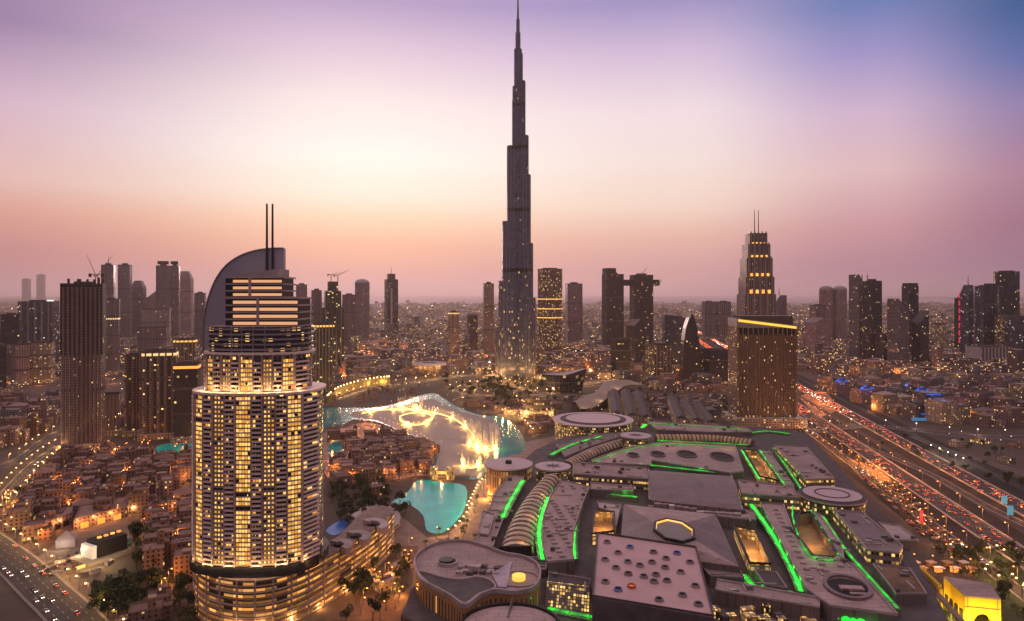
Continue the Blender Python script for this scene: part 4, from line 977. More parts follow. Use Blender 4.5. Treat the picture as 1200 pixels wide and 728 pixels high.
for x, y, c_ in HOL:
    c = P(680+x/5.69, 600+y/5.69, 37.5); b_ = MB()
    n = 16
    for i in range(n):
        t0, t1 = 2*math.pi*i/n, 2*math.pi*(i+1)/n; pt = lambda r, t, z: (c[0]+r*math.cos(t), c[1]+r*math.sin(t), z)
        b_.face([pt(2.55,t0,36),pt(2.55,t1,36),pt(2.35,t1,37.6),pt(2.35,t0,37.6)]); b_.face([pt(2.35,t0,37.6),pt(2.35,t1,37.6),pt(1.8,t1,37.4),pt(1.8,t0,37.4)])
    o = b_.build('round_skylight', rim_m if c_ in 'kgr' else mat('coloured_rim', {'o': (.45,.12,.05), 'b': (.2,.22,.4)}[c_], .5), ml)
    MB().prism(ellipse(c[0], c[1], 1.85, 1.85, 14), 36.1, 36.7, 0, 0).build('lens', lens[c_], o)
    if c_ == 'o': o['label'] = 'orange lit round skylight'
# curved glazed vaults
def vault(cl, wd, h, zb, nm, ribs, mrib, mskin):
    cl = smooth(cl, 6); b_ = MB(); K = 8
    v = thing(nm, None, None); v.parent = ml
    prof = []
    for i, p in enumerate(cl):
        a = cl[max(0,i-1)]; c = cl[min(len(cl)-1,i+1)]; d = Vector((c[0]-a[0], c[1]-a[1])).normalized(); n = Vector((-d.y, d.x)); w = wd[0]+(wd[1]-wd[0])*i/(len(cl)-1)
        prof.append([(p[0]+n.x*w/2*math.cos(math.pi*k/K), p[1]+n.y*w/2*math.cos(math.pi*k/K), zb+h*math.sin(math.pi*k/K)) for k in range(K+1)])
    for i in range(len(cl)-1):
        for k in range(K): b_.face([prof[i][k], prof[i+1][k], prof[i+1][k+1], prof[i][k+1]])
    b_.face(prof[0]); b_.face(prof[-1][::-1]); b_.build('glazed_skin', mskin, v)
    L = [0]
    for i in range(len(cl)-1): L.append(L[-1]+math.hypot(cl[i+1][0]-cl[i][0], cl[i+1][1]-cl[i][1]))
    for r in range(ribs):
        s = (r+.5)/ribs*L[-1]; i = max(j for j in range(len(L)-1) if L[j] <= s); f = (s-L[i])/(L[i+1]-L[i]+1e-9)
        g = [tuple(Vector(prof[i][k])*(1-f)+Vector(prof[i+1][k])*f) for k in range(K+1)]; i2 = min(len(cl)-2, i); d = (Vector(cl[i2+1])-Vector(cl[i2])).normalized()*(.27*L[-1]/ribs)
        rb = MB()
        for k in range(K):
            up = Vector((0,0,.9)); A, B = Vector(g[k]), Vector(g[k+1]); dd = Vector((d.x,d.y,0))
            rb.face([A-dd+up, A+dd+up, B+dd+up, B-dd+up]); rb.face([A-dd, A-dd+up, B-dd+up, B-dd]); rb.face([A+dd+up, A+dd, B+dd, B+dd+up])
        rb.build('arch_rib', mrib, v)
    return v
m_rib = mat('vault_rib', (.42,.31,.24), .6); m_skin = mat('vault_glass', (.11,.075,.06), .25, spec=.5)
v1_ = vault(PL([(647,557),(634,572),(621,593),(611,616),(605,642)], 28), (16, 24), 7, 22, 'curved_vault', 19, m_rib, m_skin)
e0 = P(604, 652, 24); MB().box(e0[0], e0[1], 22, 1.2, 19, 31, .05).build('end_glass', m_black, v1_)
v2_ = vault(PL([(664,541),(690,528),(712,520),(733,514)], 26), (15, 15), 6, 20, 'curved_vault', 19, m_rib, m_skin)
v3_ = vault(PL([(768,510),(800,510),(840,511),(882,516)], 26), (15, 15), 6, 20, 'curved_vault', 24, mat('vault_rib_gold', (.5,.3,.16), .6), m_skin)
for v_, pts in ((v1_, [(640,575),(626,600),(613,630)]), (v2_, [(680,536),(715,524)]), (v3_, [(785,516),(815,517),(850,519)])):
    for x, y in pts: p = P(x, y, 32); point('vault_lamp', v_, (p[0], p[1]-3, 33), 1500, (1,.5,.2), .6)
# round roofs
def drum(x, y, rx, z, zb, top, ring, wall, lab, star=False, inner=(.7,.55), knob=False, ryk=1.0):
    c = P(x, y, z); r = rx*c[1]/FOC; d = thing('round_hall', None, None); d.parent = ml; cx, cy_ = c
    MB().prism(ellipse(cx, cy_, r*.95, r*.95*ryk, 40), zb, z-3, 0, 1).build('drum_wall', [wall, m_roofdk], d)
    MB().prism(ellipse(cx, cy_, r*.93, r*.93*ryk, 44), z-3, z-1.5, 0, 0, True, ellipse(cx, cy_, r, r*ryk, 44)).build('eave', m_roofdk, d)
    MB().prism(ellipse(cx, cy_, r, r*ryk, 44), z-1.5, z, 0, 1).build('roof_disc', [ring, ring], d)
    if inner:
        MB().ribbon(ellipse(cx, cy_, r*(inner[0]+inner[1])/2, r*(inner[0]+inner[1])/2*ryk, 40), r*(inner[0]-inner[1]), z, z+.5, closed=True).build('dark_ring', m_roofdk, d)
        MB().prism(ellipse(cx, cy_, r*inner[1], r*inner[1]*ryk, 40), z, z+1.2, 0, 1).build('centre_disc', [m_roofdk, top], d)
    if star:
        s = MB()
        for i in range(8):
            t = 2*math.pi*i/8; s.face([(cx+r*.62*math.cos(t), cy_+r*.62*math.sin(t), z+.35), (cx+r*.16*math.cos(t+.4), cy_+r*.16*math.sin(t+.4), z+.35), (cx, cy_, z+.35), (cx+r*.16*math.cos(t-.4), cy_+r*.16*math.sin(t-.4), z+.35)])
        s.build('star_pattern', m_roofdk, d)
    if knob: MB().cyl(cx, cy_, r*.14, z, z+3, r*.12, 14).build('roof_vent', m_dark, d)
    return d, cx, cy_, r
m_disc = mat('disc_sheet', (.50,.38,.40), .55, var=.08)
fd = facade('drum_glass', (.14,.11,.08), (.04,.03,.02), 2.2, 3.5, .7, .6, .5, (1,.55,.12), 1.5, .3)
drum(695, 491, 47, 30, 0, m_disc, m_disc, fd, '', inner=(.82,.68), ryk=1.0)
drum(745, 510, 18, 32, 18, m_disc, m_disc, fd, '', inner=None, star=True)
dd = drum(596, 543, 28.5, 32, 0, m_disc, m_disc, facade('orange_drum', (.42,.24,.12), bay=2.4, flr=12, wf=.35, hf=.8, lit=.35, s=1.5, col=(1,.4,.08)), '', inner=None, knob=True)
for i in range(5): q = rad(215+i*32); point('drum_lamp', dd[0], (dd[1]+dd[3]*1.12*math.cos(q), dd[2]+dd[3]*1.12*math.sin(q), 4), 14000, (1,.40,.08), 1)
drum(648, 546, 21, 32, 18, m_disc, m_disc, fd, '', inner=None, star=True)
d4 = drum(975, 580, 37, 34, 0, m_disc, m_disc, fd, '', inner=(.99,.86))
MB().ribbon(ellipse(d4[1], d4[2], d4[3]*.5, d4[3]*.5, 36), d4[3]*.04, 34, 35.7, closed=True).build('ring_seam', m_roofdk, d4[0])
# lit courts sunk between the roofs
def court(px, z, h, m_in, cmul=1.0, n=2, pw=5000):
    p = ccw(PL(px, z)); c = thing('light_court', None, None); c.parent = ml; L = len(p)
    for i in range(L):
        a, b = p[i], p[(i+1) % L]; MB().face([(*a,z-h),(*a,z),(*b,z),(*b,z-h)][::-1], 0, [(0,0),(0,h),(math.hypot(a[0]-b[0],a[1]-b[1]),h),(math.hypot(a[0]-b[0],a[1]-b[1]),0)][::-1]).build('court_wall', m_in, c)
    MB().face([(*q_, z-h+.05) for q_ in p]).build('court_floor', mat('court_floor', (.4,.25,.12), .7), c)
    MB().ribbon(p, 1.3, z-.5, z+.9, closed=True).build('court_rim', m_dark, c)
    cx, cy_ = sum(q_[0] for q_ in p)/L, sum(q_[1] for q_ in p)/L
    for i in range(n): f = (i+.5)/n; q_ = ((p[0][0]+p[1][0])/2*(1-f)+(p[L//2][0]+p[(L//2+1) % L][0])/2*f, (p[0][1]+p[1][1])/2*(1-f)+(p[L//2][1]+p[(L//2+1) % L][1])/2*f); point('court_lamp', c, ((q_[0]+cx)/2, (q_[1]+cy_)/2, z-h*.35), pw, (1,.5,.14), 1)
    return c
f_court = facade('court_glass', (.42,.26,.12), (.2,.12,.05), 3, 3.2, .75, .7, .8, (1,.5,.12), 1.2, .4)
court([(697,599),(720,600),(719,623),(694,626)], 27.5, 8.3, f_court, pw=4500); court([(860,617),(885,621),(903,661),(879,660)], 27.5, 8.3, f_court, pw=4500)
court([(937,602),(951,600),(984,654),(952,651),(930,622)], 28.6, 9.3, m_sand, n=2, pw=1600); court([(872,527),(887,528),(913,564),(890,558)], 28, 8.8, f_court, pw=2500)
# green edge lamps
m_bed = mat('glow_bed_green', (.16,.24,.12), .85, var=.5, scale=.5)  # green bed added under the edge lamps to catch and spread their glow
def green(px, z=23, w=3.2, m=None, nl=0):
    l = smooth(PL(px, z), 5); g_ = MB(); bed = MB().ribbon(l, w*1.4, BZ if z < 25 else z-.9, z-.5, 0).build('glow_bed', m_bed, ml); zl = z-.5
    for i in range(len(l)-1):
        a, b = Vector(l[i]), Vector(l[i+1]); L_ = (b-a).length; s_ = R.uniform(0,1.5); d = (b-a).normalized(); nn = Vector((-d.y, d.x))
        while s_ < L_:
            e = min(L_, s_+R.uniform(9,16)); o = nn*0; ww = w*.62; A_, B_ = a+d*s_+o, a+d*e+o
            g_.ribbon([tuple(A_), tuple(B_)], ww, zl-.3, zl+R.uniform(.15,.5)); s_ = e+R.choice((.15,.2,.3,1.2))
    g_.build('green_light_strip', m or g_green, bed)
    for i in range(1, len(l)-1, 2): point('green_light', bed, (l[i][0], l[i][1], zl+2.2), 350 if m else 800, (.03,1,.08), .6)
green([(684,578),(676,605),(672,632),(673,654)], 25.5, 4.2); green([(693,575),(720,579),(747,582)], 23, 4, g_green2)
green([(643,582),(634,606),(632,630),(636,655)], 25.5, 4.2); green([(613,562),(600,584),(589,606)], 26.9, 4.5)
green([(645,533),(672,520),(705,511)], 23, 5, g_green2); green([(738,546),(764,545),(810,550),(858,555)], 25, 3.4, g_green2)
green([(869,527),(880,545),(890,561)], 28.8, 1.8); green([(890,527),(903,545),(920,568)], 28, 2.4, g_green2)
green([(880,590),(903,622),(925,660),(939,692)], 25, 4.0); green([(929,592),(930,610),(948,650),(984,656)], 28.8, 1.2, g_green2); green([(949,597),(962,618),(985,655)], 28.8, 1.2, g_green2)
green([(964,604),(988,640),(1012,668),(1052,712)], 24, 2.2, g_green2); green([(906,524),(928,556),(952,592)], 24, 2.4, g_green2)
green([(694,541),(735,527),(783,520),(860,525)], 26.8, 1.3, g_green2); green([(758,496),(815,499),(873,503)], 25, 1.3, g_green2)
green([(770,516),(820,518),(876,521)], 22, 2.6, g_green2); green([(752,501),(757,497)], 26, 5); green([(878,507),(900,505),(925,508)], 22, 4, g_green2)
green([(640,712),(690,722),(760,735),(835,748)], 20.4, 5, glow('green_wash', GREEN, .10)); green([(640,660),(648,672)], 22, 3)
green([(870,672),(890,690),(930,694)], 20.4, 5, g_green2); green([(648,576),(660,572)], 24, 1.5, g_green2)
# small domed green lamps by the panel's lower edge
for i in range(6): c = P(982+i*9, 719+i*2.2, 24); MB().ball((*c, 22.0), 2.1+.6*(i % 2), n=10, k=6, sz=.8).build('green_globe', g_green, ml)
# glass hall lit gold, and lit arcade fronts at the bottom
slab([(643,672),(692,680),(690,690),(642,684)], 24, m=m_roofdk)
f_hall = facade('lit_glass_hall', (.05,.035,.025), (.05,.03,.02), 1.9, 2.6, .75, .75, .6, (1,.5,.1), 1.8, .3, col2=(1,.66,.22))
b_ = MB(); A, B, C_, E = PL([(641,684),(691,690),(690,710),(638,703)], 23)
b_.face([(*E,19.3),(*C_,19.3),(*B,25),(*A,25)], 0, [(0,0),(30,0),(30,21),(0,21)]); b_.build('sloped_glazing', f_hall, ml)
b_ = MB(); A, B = P(838, 700, 25), P(962, 716, 25); b_.face([(*A,BZ-14),(B[0],B[1],BZ-14),(B[0],B[1],25),(*A,25)], 0, [(0,0),(110,0),(110,20),(0,20)])
lowp = PL([(836,700),(962,718),(962,740),(834,740)], 21)
for i in range(22):
    u, v = R.random(), R.random(); p = Vector(lowp[0]).lerp(Vector(lowp[1]), u).lerp(Vector(lowp[3]).lerp(Vector(lowp[2]), u), v)
    MB().box(p.x, p.y, R.uniform(3,7), R.uniform(3,6), BZ, 22+R.uniform(0,5), .15).build('rooftop_unit', R.choice((f_court, f_hall, m_roofdk, f_court)), ml)
# the guitar-shaped cinema wing at the bottom left
cin = [(487,668),(487,655),(498,645),(518,637),(545,636),(566,641),(590,650),(612,654),(628,662),(633,675),(626,690),(604,696),(580,694),(562,700),(545,712),(530,702),(512,692),(494,682)]
cp = ccw(smooth(PL(cin, 32), 4, True)); keep(cp)
cw = thing('cinema_wing', uniq('guitar shaped dark roofed wing at the near corner of the mall'), 'cinema', cp[0])
MB().prism(cp, 0, 32, 0, 1).build('wall', [facade('cinema_wall', (.4,.2,.08), bay=3, flr=30, wf=.3, hf=.9, lit=.2, s=1, col=ORNG), m_mall], cw)
MB().ribbon(cp, 1.2, 31.5, 34, closed=True).build('roof_rim', m_rooflt, cw)
cres = ccw(smooth(PL([(490,672),(500,672),(520,678),(540,680),(558,677),(574,681),(580,690),(562,697),(545,708),(526,698),(505,687)], 32.6), 3, True))
MB().prism(cres, 32, 32.6, 0, 0).build('sunken_terrace', m_roofdk, cw); MB().ribbon(cres, .8, 32.5, 33.6, closed=True).build('terrace_rim', m_rooflt, cw)
c = P(523, 659, 33); MB().cyl(c[0], c[1], 4.5, 32, 35, n=18).build('roof_fan', m_dark, cw); MB().ribbon(ellipse(c[0]+1, c[1], 5.6, 5.6, 20), 1, 32, 34, closed=True).build('fan_ring', m_rooflt, cw)
c = P(608, 677, 33); MB().ribbon(ellipse(c[0], c[1], 12, 11, 24), 1.0, 32, 33, closed=True).build('lantern_ring', m_rooflt, cw); MB().cyl(c[0], c[1], 4, 32, 34.5, n=16).build('gold_lantern', glow('lantern_gold', (1,.7,.1), .9), cw)
A = PL([(576,672),(600,658),(594,688),(584,688)], 33); MB().prism(A, 32, 33.2, 0, 0).build('pale_terrace', mat('lilac_sheet', (.4,.33,.40), .6), cw)
for i in range(17): c = P(540+i % 9*6+R.uniform(-2,2), 664+i//9*7+R.uniform(-2,2), 33); MB().box(c[0], c[1], 4, 2.6, 32, 33.8, -.2).build('air_unit', R.choice((m_roofdk, m_rooflt)), cw)
for i, (x, y) in enumerate(((478,690),(496,716),(520,720))): c = P(x, y, 4); point('wall_lamp', cw, (c[0]-4, c[1]-3, 4), 6000, (1,.42,.08), 1)
cb = P(598, 728, 30); dome = thing('round_cinema_hall', uniq('round shallow roofed hall in front of the guitar shaped wing'), 'cinema', cb)
r = 58*cb[1]/FOC; MB().prism(ellipse(cb[0], cb[1], r, r*.9, 48), 0, 27.5, 0, 1).build('wall', [m_mall2, m_roofdk], dome)
b_ = MB()
for j in range(6):
    r0, r1 = r*.97*(1-j/6), r*.97*(1-(j+1)/6); hz = lambda q: 27.5+5*(1-(q/r)**2)
    b_.prism(ellipse(cb[0], cb[1], r0, r0*.9, 48), hz(r0), hz(r1), 0, 0 if j == 5 else None, False, ellipse(cb[0], cb[1], max(r1,.1), max(r1,.1)*.9, 48))
b_.build('shallow_roof', m_mall, dome, True); MB().ribbon(ellipse(cb[0], cb[1], r, r*.9, 48), 1.2, 27.5, 29.3, closed=True).build('roof_rim', m_dark, dome)
MB().box(cb[0], cb[1]+r*.4, .8, r*.92, 28, 33, -.1).build('roof_seam', m_roofdk, dome); keep(ellipse(cb[0], cb[1], r, r, 16))
# rows of dark shed roofs behind the mall
sh = [(706,458,760,454),(724,476,768,470)]
for i, (px, nm) in enumerate((( [(712,458),(724,456),(730,484),(716,482)], 'first'),([(727,457),(738,456),(748,486),(735,485)], 'second'),([(742,458),(752,458),(764,488),(752,487)], 'third'),([(782,464),(793,466),(806,490),(792,488)], 'fourth'),([(797,467),(808,469),(824,492),(810,491)], 'fifth'),([(812,470),(823,472),(842,494),(828,493)], 'sixth'))):
    p = ccw(PL(px, 22)); t = thing('long_shed', uniq('%s dark ridged shed roof from the left behind the mall' % nm), 'shed', p[0]); keep(offset(p, 1.2))
    MB().prism(p, 0, 20, 0, 1).build('wall', [F['cream'], m_mall2], t); q_ = [Vector(v_) for v_ in PL(px, 22)]
    MB().face([(*q_[0],20.1),(*((q_[0]+q_[1])/2),25),(*((q_[3]+q_[2])/2),25),(*q_[3],20.1)]).face([(*((q_[0]+q_[1])/2),25),(*q_[1],20.1),(*q_[2],20.1),(*((q_[3]+q_[2])/2),25)]).face([(*q_[3],20.1),(*((q_[3]+q_[2])/2),25),(*q_[2],20.1)]).build('ridge_roof', m_roofdk, t)
# yellow lit gate box at the lower right
c0, c1, c2, c3 = [Vector(v_) for v_ in PL([(1131,700),(1173,704),(1160,686),(1106,677)], 18)]
yb = thing('yellow_gatehouse', uniq('bright yellow lit box with an arched opening and flat roof at the lower right'), 'gatehouse', (c0.x, c0.y))
m_yel = mat('yellow_wall', (.62,.40,.03), .7, var=.1)
d_ = (c1-c0); L = d_.length; d_.normalize(); nrm = Vector((d_.y, -d_.x)); b_ = MB(); g = lambda u, z: (c0.x+d_.x*u, c0.y+d_.y*u, z)
rA = L*.3; hA = 9
arch = [(L/2+rA*math.cos(math.pi*k/12), hA*math.sin(math.pi*k/12)*1.0) for k in range(13)]
outl = [(0,0),(0,18),(L,18),(L,0)]
b_.face([g(0,0), g(L/2-rA,0)] + [g(*arch[12-k]) for k in range(1,7)] + [g(L/2,18), g(0,18)]); b_.face([g(L/2,18)]+[g(*arch[12-k]) for k in range(6,13)]+[g(L,0), g(L,18)])
b_.face([(*c3,0),(*c0,0),(*c0,18),(*c3,18)]); b_.face([(*c1,0),(*c2,0),(*c2,18),(*c1,18)]); b_.face([(*c2,0),(*c3,0),(*c3,18),(*c2,18)])
b_.build('wall', m_yel, yb); MB().prism([tuple(v_) for v_ in (c0,c1,c2,c3)], 18, 19, 0, 1, True).build('flat_roof', [m_sand, m_mall], yb)
for k in range(12): b_ = MB().face([g(*arch[k]), g(*arch[k+1]), tuple(Vector(g(*arch[k+1]))-Vector((nrm.x,nrm.y,0))*5), tuple(Vector(g(*arch[k]))-Vector((nrm.x,nrm.y,0))*5)]); b_.build('arch_soffit', m_yel, yb)
for u in (.08,.9): MB().box(c0.x+d_.x*L*u+nrm.x*.15, c0.y+d_.y*L*u+nrm.y*.15, .35, .3, 0, 18, math.atan2(d_.y, d_.x)).build('cladding_joint', m_sand, yb)
MB().box(c0.x+d_.x*L*.5+nrm.x*.15, c0.y+d_.y*L*.5+nrm.y*.15, L, .3, 12.2, 12.6, math.atan2(d_.y, d_.x)).build('cladding_joint', m_sand, yb)
for k in range(4): q_ = c0.lerp(c3, .15+k*.23); MB().box(q_.x-.25, q_.y, .5, 3.2, 2, 9).build('recessed_window', m_black, yb)
for u in (-.1, .3, .7, 1.1): p = c0+d_*L*u+nrm*9; point('flood_lamp', yb, (p.x, p.y, 3), 16000, (1,.72,.12), .6)
for u in (.2, .8): p = c0.lerp(c3, u)-d_*8; point('flood_lamp', yb, (p.x, p.y, 3), 12000, (1,.66,.1), .6)
keep(offset([tuple(v_) for v_ in (c0,c1,c2,c3)], 1.4))
c0, c1 = Vector(P(1079,669,14)), Vector(P(1101,690,14)); yf = thing('lit_gateway', uniq('small open yellow lit frame left of the yellow box'), 'gate', (c0.x, c0.y))
for a in (c0, c1): MB().box(a.x, a.y, 2.5, 2.5, 0, 14).build('post', m_yel, yf)
MB().box((c0.x+c1.x)/2, (c0.y+c1.y)/2, (c1-c0).length, 2.5, 14, 16.5, math.atan2((c1-c0).y, (c1-c0).x)).build('beam', m_yel, yf); point('flood_lamp', yf, (c0.x+4, c1.y-4, 5), 5000, (1,.6,.1), .6)
for k, (xa, ya, xb, yb_) in enumerate(((1050,640,1128,728),(1040,648,1112,735))):
    l = PL([(xa,ya),(xb,yb_)], 12); t = thing('covered_walkway', uniq(('outer' if k == 0 else 'inner')+' raised dark walkway rail running towards the yellow gatehouse'), 'walkway', l[0]); MB().ribbon(l, 3, 10.6, 12).build('deck', m_mall2, t)
    for u in range(8): p = Vector(l[0]).lerp(Vector(l[1]), u/7); MB().box(p.x, p.y, .8, .8, 0, 10.6).build('post', m_dark, t)
# ---------------------------------------------------------------- the fountain
fo = thing('lake_fountain', uniq('huge golden lit fountain sweeping in an arc across the lake'), 'fountain', (*P(520,490), .4))
m_jet, jn, jb = shader('water_spray')
jn.nodes.remove(jb); jo = jn.nodes['Material Output']
tr = N(jn, 'ShaderNodeBsdfTransparent'); tl = N(jn, 'ShaderNodeBsdfTranslucent'); tl.inputs[0].default_value = (.9,.86,.8,1); df = N(jn, 'ShaderNodeBsdfDiffuse'); df.inputs[0].default_value = (.9,.86,.8,1)
m1 = N(jn, 'ShaderNodeMixShader'); m1.inputs[0].default_value = .5; jn.links.new(tl.outputs[0], m1.inputs[1]); jn.links.new(df.outputs[0], m1.inputs[2])
jt = N(jn, 'ShaderNodeTexCoord'); jz = N(jn, 'ShaderNodeTexNoise'); jz.inputs['Scale'].default_value = 1.0; jz.inputs['Detail'].default_value = 6; jmp = N(jn, 'ShaderNodeMapping'); jmp.inputs['Scale'].default_value = (1.3,1.3,.22); jn.links.new(jt.outputs['Object'], jmp.inputs['Vector']); jn.links.new(jmp.outputs[0], jz.inputs['Vector'])
ja = N(jn, 'ShaderNodeMapRange'); ja.inputs[1].default_value = .46; ja.inputs[2].default_value = .68; ja.inputs[3].default_value = 0.0; ja.inputs[4].default_value = .42; jn.links.new(jz.outputs[0], ja.inputs[0])
m2 = N(jn, 'ShaderNodeMixShader'); jn.links.new(ja.outputs[0], m2.inputs[0]); jn.links.new(tr.outputs[0], m2.inputs[1]); jn.links.new(m1.outputs[0], m2.inputs[2]); jn.links.new(m2.outputs[0], jo.inputs['Surface'])
g_fount = glow('fountain_lamp', (1,.56,.12), 4.5, True)
nj = 0; rest_j = MB()
def jets(px, n, h0, h1, r, closed=False):
    global nj
    l = smooth(PL(px), 6, closed); L = [0]
    for i in range(1, len(l)): L.append(L[-1]+math.dist(l[i], l[i-1]))
    for k in range(n):
        s = L[-1]*(k+.5)/n; i = max(j for j in range(len(L)-1) if L[j] <= s); f = (s-L[i])/max(1e-6, L[i+1]-L[i]); x = l[i][0]+(l[i+1][0]-l[i][0])*f; y = l[i][1]+(l[i+1][1]-l[i][1])*f
        h = (h0+(h1-h0)*k/n)*R.uniform(.8,1.15); j = MB()
        lx, ly = R.uniform(-.06,.06), R.uniform(-.06,.06)
        pr_ = [(0,.35),(.3,.5),(.6,.75),(.85,1),(1,.55)]
        for (a, ra), (b, rb_) in zip(pr_, pr_[1:]):
            j.prism(ellipse(x+lx*h*a, y+ly*h*a, r*ra, r*ra, 7), .5+h*a, .5+h*b, 0, None, False, ellipse(x+lx*h*b, y+ly*h*b, r*rb_, r*rb_, 7))
        for q in range(4):     # falling spray
            t = R.uniform(0, 6.28); o = r*R.uniform(.8,1.6); j.prism(ellipse(x+o*math.cos(t), y+o*math.sin(t), r*.5, r*.5, 5), .5, .5+h*R.uniform(.5,.95), 0, None, False, ellipse(x+o*.5*math.cos(t), y+o*.5*math.sin(t), r*.25, r*.25, 5))
        if nj < 100: j.build('water_jet', m_jet, fo)
        else:
            for f_, u_ in zip(j.f, j.uv): rest_j.face([j.v[q] for q in f_], 0, u_)
        nj += 1
    MB().ribbon(l, 2.2, .45, .9, closed=False).build('lamp_ring', g_fount, fo)
    for k in range(max(2, n//6)):
        p = l[min(len(l)-1, int((k+.5)/max(2, n//6)*len(l)))]; point('fountain_light', fo, (p[0], p[1]-2, 4), 30000, (1,.52,.12), 2.5)
jets([(424,485),(448,481),(474,480),(498,482),(520,487),(538,495),(551,506),(558,518),(561,532)], 50, 9, 13, 1.7)
jets([(469,488),(480,485),(496,484),(506,488),(505,493),(494,498),(480,498),(470,494),(469,488)], 16, 4, 4, 1.8)
jets([(466,481),(480,480),(496,481)], 15, 24, 24, 1.5)
jets([(469,492),(476,497),(488,498.5),(500,496),(505,491)], 12, 5, 5, 2.2)
jets([(548,520),(558,526),(572,529),(584,526)], 24, 34, 34, 1.6)
jets([(541,538),(543,546),(552,549),(561,546),(563,538)], 14, 11, 11, 1.4)

if rest_j.f: tag(rest_j.build('water_jet', m_jet, fo), kind='stuff')

# ---------------------------------------------------------------- small buildings
HM = {'sand': facade('sand_house_wall', (.33,.20,.145), bay=3.4, flr=3.3, wf=.4, hf=.5, lit=.07, s=1.6),
      'brown': facade('brown_house_wall', (.22,.125,.09), bay=3.4, flr=3.3, wf=.4, hf=.5, lit=.08, s=1.7),
      'rose': facade('rose_house_wall', (.27,.175,.165), bay=3.8, flr=3.4, wf=.42, hf=.5, lit=.10, s=2),
      'grey': facade('grey_house_wall', (.19,.16,.16), bay=3.8, flr=3.4, wf=.5, hf=.5, lit=.10, s=2),
      'cream': facade('cream_house_wall', (.38,.29,.22), bay=3.6, flr=3.3, wf=.42, hf=.5, lit=.16, s=2)}
RM = {'sand': mat('sand_roof', (.27,.165,.125), .9), 'brown': mat('brown_flat_roof', (.21,.13,.11), .9), 'rose': mat('rose_roof', (.26,.165,.145), .9), 'grey': mat('grey_roof', (.17,.145,.15), .9), 'cream': mat('cream_roof', (.32,.25,.21), .9)}
FEAT = ['a stair tower', 'white water tanks', 'a small dome', 'an upper storey', 'roof vents', 'a wind tower', 'a shaded pergola', 'a hipped roof', 'a sunk courtyard', 'a lit ground floor', 'twin turrets', 'a corner tower']
nhouse = 0; HS = []
LM = {}
def add_feat(t, ft, x, y, w, d, h, rot, col):
    c, s = math.cos(rot), math.sin(rot); q = lambda u, v: (x+u*w*c-v*d*s, y+u*w*s+v*d*c)
    W_, R_ = HM[col], RM[col]
    if ft == 'a stair tower': p = q(.22,.2); MB().box(*p, w*.28, d*.3, h, h+3.6, rot, 0, 1).build('stair_tower', [W_, R_], t)
    elif ft == 'white water tanks':
        for u in (-.2, .05): p = q(u,.2); MB().cyl(*p, 1.3, h, h+2.2, n=10).build('water_tank', m_white, t)
    elif ft == 'a small dome':
        p = q(0,0); MB().ball((*p, h), min(w,d)*.17, n=12, k=6).build('dome', m_sand, t)
    elif ft == 'an upper storey': p = q(-.14,.1); MB().box(*p, w*.62, d*.66, h, h+4, rot, 0, 1).build('upper_storey', [W_, R_], t)
    elif ft == 'roof vents':
        for u in (-.3,-.1,.1,.3): p = q(u,.05); MB().box(*p, 1.6, 1.6, h, h+1.4, rot).build('roof_vent', m_rooflt, t)
    elif ft == 'a wind tower':
        p = q(-.28,-.2); MB().box(*p, 4, 4, h, h+7, rot, 0, 1).build('wind_tower', [W_, R_], t); MB().box(*p, 4.5, 4.5, h+6, h+7.4, rot).build('wind_tower_cap', m_sand, t)
    elif ft == 'a shaded pergola':
        p = q(.1,-.15); MB().box(*p, w*.5, d*.4, h+2.4, h+2.8, rot).build('pergola', m_sand, t)
        for u in (-.2,.2): 
            r = q(.1+u,-.3); MB().box(*r, .5, .5, h, h+2.4, rot).build('pergola_post', m_sand, t)
    elif ft == 'a hipped roof':
        f = rect(x, y, w*1.04, d*1.04, rot); MB().prism(f, h, h+4.2, 0, 0, True, offset(f, .12)).build('hipped_roof', R_, t)
    elif ft == 'a sunk courtyard': p = q(.05,.0); MB().box(*p, w*.5, d*.45, h, h+.35, rot).build('courtyard', m_black, t); MB().ribbon(rect(*p, w*.55, d*.5, rot), .8, h, h+1.6, closed=True).build('court_wall', R_, t)  # black slab on the roof, painting the shade of a sunk court
    elif ft == 'a lit ground floor': f = rect(x, y, w+1.2, d+1.2, rot); MB().prism(f, .2, 3.4, 0, 1).build('arcade', [f_arc, R_], t)
    elif ft == 'twin turrets':
        for u in (-.36,.36): p = q(u,-.36); MB().box(*p, 3, 3, 0, h+3.2, rot, 0, 1).build('turret', [W_, R_], t)
    elif ft == 'a corner tower': p = q(.34,-.34); MB().box(*p, w*.3, w*.3, 0, h*1.5+2, rot, 0, 1).build('corner_tower', [W_, R_], t)
f_arc = facade('arcade_wall', (.3,.2,.13), bay=3, flr=3.4, wf=.6, hf=.75, lit=.8, s=2.4, col=(1,.5,.13))
